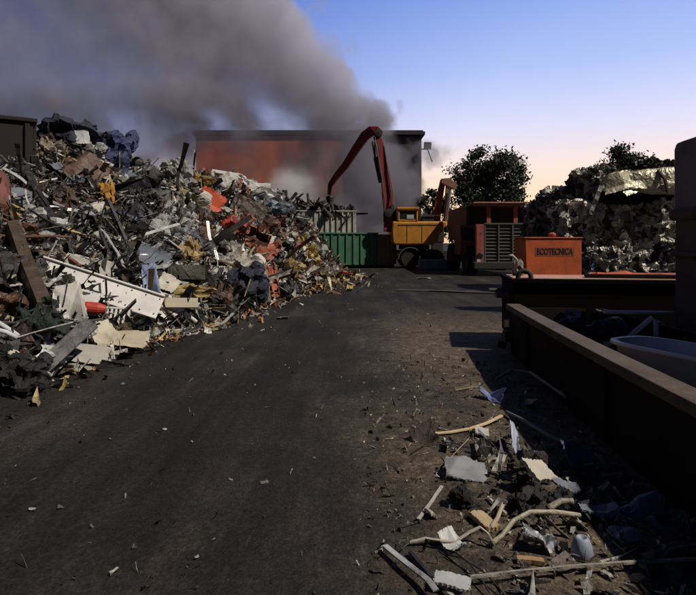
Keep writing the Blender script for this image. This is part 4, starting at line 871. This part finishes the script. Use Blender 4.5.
o = lump('black crushed pipe bundle right of the broken white cover', (.02,.02,.022), 0, 0, 24, 14, where=G(560,508)+Vector((0,0,.05)), tilt=70, i=6)
gplate('grey blue metal flap right of the broken white cover', 566, 497, 26, 9, -10, (.2,.22,.26), seed=7, z=.08)
gbar('pale bent exhaust pipe curving across the verge', [(492,549),(502,545,.02),(514,535,.05),(530,530,.07),(555,528,.06),(580,526,.03)], .042, .05, (.46,.40,.29), 'bent_pipe', 'pipe', 'scrap', True, .03)
gbar('short thick pipe lying above the bent exhaust pipe', [(548,519,.02),(560,515,.04),(573,515,.04)], .06, .06, (.36,.32,.25), 'pipe', 'pipe', 'scrap', True, .04)
gbar('twisted white plastic strip left of the bent exhaust pipe', [(410,546),(425,546,.02),(440,550,.03),(455,549,.02),(470,545,.05),(480,544,.07),(489,548,.05),(495,549)], .03, .010, (.58,.52,.43), 'plastic_strip', 'strip')
gplate('crumpled white paper wrapped round the plastic strip', 452, 550, 20, 16, 30, (.6,.6,.6), 'paper', 'paper', 'clean', 8, .1, .05)
gbar('dark ring of rubber hose at the left end of the strip', [(398,549),(402,546,.02),(407,547,.03),(408,551,.02),(402,553),(398,549)], .012, .012, (.08,.07,.06), 'hose_ring', 'hose', 'scrap', True)
gplate('torn grey metal foil below the bent exhaust pipe', 541, 551, 36, 13, -14, (.16,.17,.19), 'foil', 'foil', 'metal', 9, .12, .05)
gplate('torn white foil scrap left of the grey foil', 529, 545, 12, 7, -10, (.55,.52,.47), 'foil', 'foil', 'clean', 10, .1, .05)
o = gbar('small tan wood block lying on the verge', [(517,563),(531,564),(544,566)], .06, .03, (.45,.28,.14), 'wood_block', 'wood block', 'wood')
m = MB(); m.lathe([(.053,0),(.056,.006),(.05,.05),(.036,.085),(.026,.094),(.021,.092),(.018,.08)], n=24); m.smooth = True
o = m.build('plastic_cup', M['clean'], loc=G(582,555)); o.color = (.26,.29,.36,1); tag(o, 'grey plastic cone shaped cup standing on the verge edge', 'cup')
gplate('tiny white stone scrap left of the grey cup', 571, 567, 8, 4, 0, (.55,.52,.48), 'scrap_piece', 'scrap', seed=11)
gbar('long grey steel rail along the bottom of the verge', [(470,588,.03),(520,582,.03),(570,577,.03),(625,573,.03),(700,569,.03)], .022, .018, (.36,.33,.28), 'steel_rail', 'rail', 'scrap')
gbar('long white metal strip with a rusty end at the bottom', [(385,553,.02),(395,562,.02),(410,576,.03),(428,593,.04),(436,604,.04)], .05, .010, (.44,.45,.47), 'metal_strip', 'strip', 'scrap')
gbar('black strip lying right of the long white strip', [(410,556),(424,572),(442,594),(450,604)], .03, .02, (.02,.02,.022), 'metal_strip', 'strip', 'scrap')
gbar('dark thin cable curving to the steel rail', [(441,552),(455,560,.02),(470,572,.02),(480,586,.02),(492,600)], .014, .014, (.03,.025,.022), 'cable', 'cable', 'scrap', True)
gbar('second dark cable beside the steel rail end', [(446,558),(462,566,.02),(484,580,.02),(506,600)], .012, .012, (.04,.03,.027), 'cable', 'cable', 'scrap', True)
gplate('white panel corner at the bottom beside the dark cables', 452, 592, 38, 16, -18, (.55,.55,.55), 'panel', 'panel', 'clean', 12, .02, .06)
gbar('white flat lath beside the bottom panel corner', [(434,586),(446,595),(456,604)], .03, .02, (.5,.48,.45), 'lath', 'lath')
# at the shadow's edge and in the shade of the skip
gplate('blue plastic wrap lying at the edge of the shade', 492, 400, 11, 9, 38, (.16,.2,.42), 'plastic_wrap', 'plastic', 'clean', 13, .12, .06)
gplate('blue white plastic bottle shaped wrap near the black scrap', 515, 450, 8, 18, -12, (.5,.55,.66), 'plastic_wrap', 'plastic', 'clean', 14, .12, .10)
gbar('long grey bent tube lying in the shade below the skip', [(496,383),(512,378,.05),(530,381,.06),(548,393,.05),(566,405,.04),(600,411,.02)], .06, .06, (.3,.29,.28), 'bent_tube', 'tube', 'clean', True, .04)
gbar('long dark tube running through the shade by the skip', [(506,415),(525,428,.03),(548,443,.03),(575,455,.03),(598,464)], .05, .05, (.16,.16,.17), 'long_tube', 'tube', 'clean', True, .03)
gplate('small tan scrap lying in the shade by the bent tube', 528, 404, 10, 7, 20, (.35,.3,.22), 'scrap_piece', 'scrap', seed=15)
gplate('dull blue plastic sheet in the shade right of the black scrap', 583, 468, 44, 12, 18, (.12,.17,.3), 'plastic_sheet', 'plastic', 'clean', 16, .1, .05)
gplate('rumpled blue plastic sheet deep in the shade', 640, 514, 46, 14, 16, (.10,.15,.28), 'plastic_sheet', 'plastic', 'clean', 17, .12, .05)
gplate('grey plastic sheet left of the rumpled blue sheet', 598, 516, 40, 13, -8, (.2,.22,.27), 'plastic_sheet', 'plastic', 'clean', 18, .1, .05)
gplate('dark grey flat tray lying deep in the shade', 626, 542, 30, 18, 10, (.14,.15,.18), 'tray', 'tray', 'clean', 19, .05, .05)
gplate('pale folded sheet at the right edge in the shade', 680, 556, 40, 10, 8, (.25,.26,.3), seed=20, amp=.1)
gplate('grey folded scrap in the shade near the plastic sheets', 612, 482, 20, 8, -20, (.18,.18,.2), 'scrap_piece', 'scrap', seed=21, amp=.12)
# planks and strips out on the track
gbar('long flat grey plank lying across the far track', [(397,291),(430,291.5),(465,293),(500,294)], .30, .05, (.14,.13,.12), 'plank', 'plank', 'wood', z=.03)
gbar('bent white strip on the track below the heap', [(187,333),(205,330),(224,325,.03),(236,317,.12)], .09, .03, (.5,.47,.42), 'trim_strip', 'strip', 'clean')
gplate('crumpled white paper on the track near the green skip', 424, 279, 14, 3, 0, (.5,.48,.45), 'paper', 'paper', seed=24, amp=.04, dep=.35)
gplate('small flat sheet on the track below the far heap', 283, 319, 12, 3, 10, (.35,.33,.3), seed=23, amp=.04, dep=.2)
# ------------------------------------------------------------------ trees
ml, ntl, bl = new_mat('dark_leaves'); oi = N(ntl, 'ShaderNodeNewGeometry'); rl = ramp(ntl, oi.outputs['Random Per Island'], [(0, (.012,.02,.010)), (.6, (.03,.045,.02)), (1, (.065,.075,.035))]); ntl.links.new(rl.outputs[0], bl.inputs['Base Color']); bl.inputs['Roughness'].default_value = .7
def tree(name, label, cat, loc, h, crown_c, crown_r, nleaf, leaf, seed, nclump=46, trunk_r=.2, group=None, cs=.21):
    r = np.random.default_rng(seed); root = empty(name, loc); tag(root, label, cat, group)
    t = MB(); t.tube([(0,0,0),(.05,.02,h*.2),(-.03,.04,crown_c[2]),(.1,0,crown_c[2]+crown_r[2]*.6)], [trunk_r,trunk_r*.8,trunk_r*.5,.03], 10)
    V = []; Fc = []; n = 0
    cl = []
    for i in range(nclump):
        u = r.normal(size=3); u /= np.linalg.norm(u); rad = r.uniform(.25, 1)**.6
        c = np.array(crown_c)+u*rad*np.array(crown_r)*r.uniform(.75, 1.08)
        cl.append(c); b0_ = Vector((0, 0, crown_c[2]-crown_r[2]*r.uniform(.2, .9)))
        mid = (b0_+Vector(c))/2+Vector(r.normal(0, .25, 3)); t.tube([b0_, mid, Vector(c)], [trunk_r*.22, trunk_r*.14, .02], 5)
    per = nleaf//nclump
    for c in cl:
        sz = r.uniform(.35, 1.0)*crown_r[0]*cs
        for j in range(per):
            dv = r.normal(size=3); dv /= np.linalg.norm(dv); p = c+dv*sz*1.75*r.uniform(.05, 1)**.55*np.array([1,1,.75])*(1+.35*math.sin(7*dv[0]+5*dv[2]))
            a = r.normal(size=3); a /= np.linalg.norm(a); b_ = np.cross(a, r.normal(size=3)); b_ /= np.linalg.norm(b_)
            l = leaf*r.uniform(.6, 1.4)
            V += [p-a*l, p+b_*l*.45, p+a*l, p-b_*l*.45]; Fc.append((n, n+1, n+2, n+3)); n += 4
    t.build('trunk', M['bark'], root)
    me = bpy.data.meshes.new('crown'); me.from_pydata([tuple(v) for v in V], [], Fc); link('crown', me, ml, root)
    return root
tree('broadleaf_tree', 'dark round crowned tree standing behind the dump truck', 'tree', (P(489,0,50).x, 50, 0), 11, (0, 0, 6.6), (3.7, 3.2, 3.9), 21000, .15, 61, 75)
tree('shrub_tree', 'dark bushy tree between the warehouse and the round tree', 'tree', (P(433,0,54).x, 54, 0), 7.5, (0, 0, 4.6), (1.9, 1.6, 3.2), 5000, .15, 62, 30)
tree('bush', 'low dark bush under the left side of the round tree', 'bush', (P(462,0,46).x, 46, 0), 5, (0, 0, 2.6), (2.6, 1.5, 2.4), 5000, .14, 64, 30)
tree('small_tree', 'small dark tree top showing above the crushed cream car', 'tree', (P(625,0,30).x, 30, 0), 7.2, (0, 0, 5.1), (1.15, .9, 1.9), 11000, .085, 66, 60, .1, cs=.34)
tree('hedge_tree', 'dark low tree behind the bales right of the dump truck', 'tree', (P(560,0,46).x, 46, 0), 4, (0, 0, 2.3), (4.2, 1.5, 2.0), 6000, .14, 65, 34)
# ------------------------------------------------------------------ smoke
def smoke():
    x0, x1, y0, y1, z0, z1_ = -46, 12, 40.9, 56, .05, 36
    o = MB().box(((x0+x1)/2, (y0+y1)/2, (z0+z1_)/2), (x1-x0, y1-y0, z1_-z0)).build('smoke', None)
    m = bpy.data.materials.new('smoke_volume'); m.use_nodes = True; nt = m.node_tree; nt.nodes.remove(nt.nodes['Principled BSDF'])
    out = [n for n in nt.nodes if n.type == 'OUTPUT_MATERIAL'][0]
    v = N(nt, 'ShaderNodeVolumePrincipled'); nt.links.new(v.outputs[0], out.inputs['Volume'])
    geo = N(nt, 'ShaderNodeNewGeometry'); pos = geo.outputs['Position']; sp = N(nt, 'ShaderNodeSeparateXYZ'); nt.links.new(pos, sp.inputs[0])
    def math_(op, a, b=None, c=None, clamp=False):
        n = N(nt, 'ShaderNodeMath', operation=op); n.use_clamp = clamp
        for i, q in enumerate((a, b, c)):
            if q is None: continue
            if isinstance(q, (int, float)): n.inputs[i].default_value = q
            else: nt.links.new(q, n.inputs[i])
        return n.outputs[0]
    X, Y, Z = sp.outputs
    # right-hand edge of the plume as a function of height
    k = [(0, 3.6), (3, 5.0), (6, 6.8), (9.5, 7.0), (12, 5.8), (15, 2.6), (18, -.6), (21, -2.6), (26, -7.5), (34, -14)]
    zr = math_('DIVIDE', Z, 34.0)
    rp = ramp(nt, zr, [(a/34, ((b+16)/24,)*3) for a, b in k])
    sepc = N(nt, 'ShaderNodeSeparateColor'); nt.links.new(rp.outputs[0], sepc.inputs[0])
    xb = math_('MULTIPLY_ADD', sepc.outputs[0], 24.0, -16.0)
    n1 = noise(nt, .15, 6, .62, vec=pos); n2 = noise(nt, .42, 5, .62, vec=pos); n3 = noise(nt, .24, 6, .62, vec=pos); n3.inputs['Distortion'].default_value = .6
    amp = math_('MULTIPLY_ADD', n1.outputs[0], 7.0, -3.5); amp2 = math_('MULTIPLY_ADD', n2.outputs[0], 3.6, -1.8)
    wrp = mixc(nt, .8, pos, n2.outputs['Color']); wadd = N(nt, 'ShaderNodeVectorMath', operation='ADD'); nt.links.new(pos, wadd.inputs[0]); wsc = N(nt, 'ShaderNodeVectorMath', operation='SCALE'); nt.links.new(n2.outputs['Color'], wsc.inputs[0]); wsc.inputs['Scale'].default_value = 2.6; nt.links.new(wsc.outputs[0], wadd.inputs[1])
    va = N(nt, 'ShaderNodeTexVoronoi'); va.inputs['Scale'].default_value = .30; nt.links.new(wadd.outputs[0], va.inputs['Vector'])
    vb = N(nt, 'ShaderNodeTexVoronoi'); vb.inputs['Scale'].default_value = .75; nt.links.new(wadd.outputs[0], vb.inputs['Vector'])
    bil = math_('ADD', math_('MULTIPLY_ADD', va.outputs['Distance'], -5.0, 2.3), math_('MULTIPLY_ADD', vb.outputs['Distance'], -1.8, .8))
    e = math_('ADD', math_('ADD', math_('ADD', math_('SUBTRACT', xb, X), math_('MULTIPLY', amp, .7)), math_('MULTIPLY', amp2, .4)), bil)
    edge = N(nt, 'ShaderNodeMapRange', interpolation_type='SMOOTHSTEP'); nt.links.new(e, edge.inputs[0]); edge.inputs[1].default_value = 0; edge.inputs[2].default_value = 1.3
    fall = N(nt, 'ShaderNodeMapRange', interpolation_type='SMOOTHSTEP'); nt.links.new(e, fall.inputs[0]); fall.inputs[1].default_value = 5; fall.inputs[2].default_value = 26; fall.inputs[3].default_value = 1.0; fall.inputs[4].default_value = .2
    yy = math_('ABSOLUTE', math_('ADD', math_('SUBTRACT', Y, 48.0), math_('MULTIPLY', amp2, 1.0))); yt = N(nt, 'ShaderNodeMapRange', interpolation_type='SMOOTHSTEP'); nt.links.new(yy, yt.inputs[0]); yt.inputs[1].default_value = 4.2; yt.inputs[2].default_value = 1.4
    clo = ramp(nt, n3.outputs[0], [(.38, (.05,.05,.05)), (.5, (.6,.6,.6)), (.64, (2.0,2.0,2.0))])
    chi = ramp(nt, n3.outputs[0], [(.34, (.55,.55,.55)), (.5, (.85,.85,.85)), (.66, (1.35,1.35,1.35))])
    zh = N(nt, 'ShaderNodeMapRange', interpolation_type='SMOOTHSTEP'); nt.links.new(Z, zh.inputs[0]); zh.inputs[1].default_value = 10; zh.inputs[2].default_value = 17
    class cl: outputs = [mixc(nt, zh.outputs[0], clo.outputs[0], chi.outputs[0])]
    d = math_('MULTIPLY', math_('MULTIPLY', edge.outputs[0], fall.outputs[0]), math_('MULTIPLY', yt.outputs[0], cl.outputs[0]))
    zt = N(nt, 'ShaderNodeMapRange', interpolation_type='SMOOTHSTEP'); nt.links.new(Z, zt.inputs[0]); zt.inputs[1].default_value = 9; zt.inputs[2].default_value = 15; zt.inputs[3].default_value = .72; zt.inputs[4].default_value = 1.15
    sx = N(nt, 'ShaderNodeMapRange', interpolation_type='SMOOTHSTEP'); nt.links.new(X, sx.inputs[0]); sx.inputs[1].default_value = -7; sx.inputs[2].default_value = 1.5; sx.inputs[3].default_value = .5; sx.inputs[4].default_value = 1.6
    sz = N(nt, 'ShaderNodeMapRange', interpolation_type='SMOOTHSTEP'); nt.links.new(Z, sz.inputs[0]); sz.inputs[1].default_value = 12; sz.inputs[2].default_value = 16
    sm = N(nt, 'ShaderNodeMix'); nt.links.new(sz.outputs[0], sm.inputs[0]); nt.links.new(sx.outputs[0], sm.inputs[2]); sm.inputs[3].default_value = 1.0
    sl_ = N(nt, 'ShaderNodeMapRange', interpolation_type='SMOOTHSTEP'); nt.links.new(X, sl_.inputs[0]); sl_.inputs[1].default_value = -7; sl_.inputs[2].default_value = -13; sl_.inputs[3].default_value = 1.0; sl_.inputs[4].default_value = 5.0
    sm2 = N(nt, 'ShaderNodeMix'); nt.links.new(sz.outputs[0], sm2.inputs[0]); nt.links.new(sl_.outputs[0], sm2.inputs[2]); sm2.inputs[3].default_value = 1.0
    vd = N(nt, 'ShaderNodeMapRange'); nt.links.new(va.outputs['Distance'], vd.inputs[0]); vd.inputs[1].default_value = .1; vd.inputs[2].default_value = .8; vd.inputs[3].default_value = 1.6; vd.inputs[4].default_value = .25
    vmix = N(nt, 'ShaderNodeMix'); nt.links.new(zh.outputs[0], vmix.inputs[0]); nt.links.new(vd.outputs[0], vmix.inputs[2]); vm2 = N(nt, 'ShaderNodeMapRange'); nt.links.new(va.outputs['Distance'], vm2.inputs[0]); vm2.inputs[1].default_value = .1; vm2.inputs[2].default_value = .9; vm2.inputs[3].default_value = 1.3; vm2.inputs[4].default_value = .75; nt.links.new(vm2.outputs[0], vmix.inputs[3])
    d = math_('MULTIPLY', math_('MULTIPLY', d, sm2.outputs[0]), vmix.outputs[0])
    d = math_('MULTIPLY', math_('MULTIPLY', math_('MULTIPLY', d, zt.outputs[0]), sm.outputs[0]), .85)
    # one thick pale puff
    pd = N(nt, 'ShaderNodeVectorMath', operation='DISTANCE'); nt.links.new(pos, pd.inputs[0]); pd.inputs[1].default_value = P(292, 194, 43.2)
    pn = math_('ADD', pd.outputs['Value'], math_('MULTIPLY', amp2, 1.3)); pf = N(nt, 'ShaderNodeMapRange', interpolation_type='SMOOTHSTEP'); nt.links.new(pn, pf.inputs[0]); pf.inputs[1].default_value = 2.7; pf.inputs[2].default_value = .9
    puff = math_('MULTIPLY', pf.outputs[0], .8)
    # keep clear of the wall behind
    nt.links.new(math_('ADD', d, puff), v.inputs['Density'])
    c0 = mixc(nt, zh.outputs[0], (.44,.43,.49), (.80,.79,.91)); c = mixc(nt, pf.outputs[0], c0, (.96,.96,.97)); nt.links.new(c, v.inputs['Color'])
    v.inputs['Anisotropy'].default_value = .1
    o.data.materials.append(m); tag(o, 'grey smoke plume drifting left from behind the yellow machine', 'smoke', kind='stuff')
smoke()
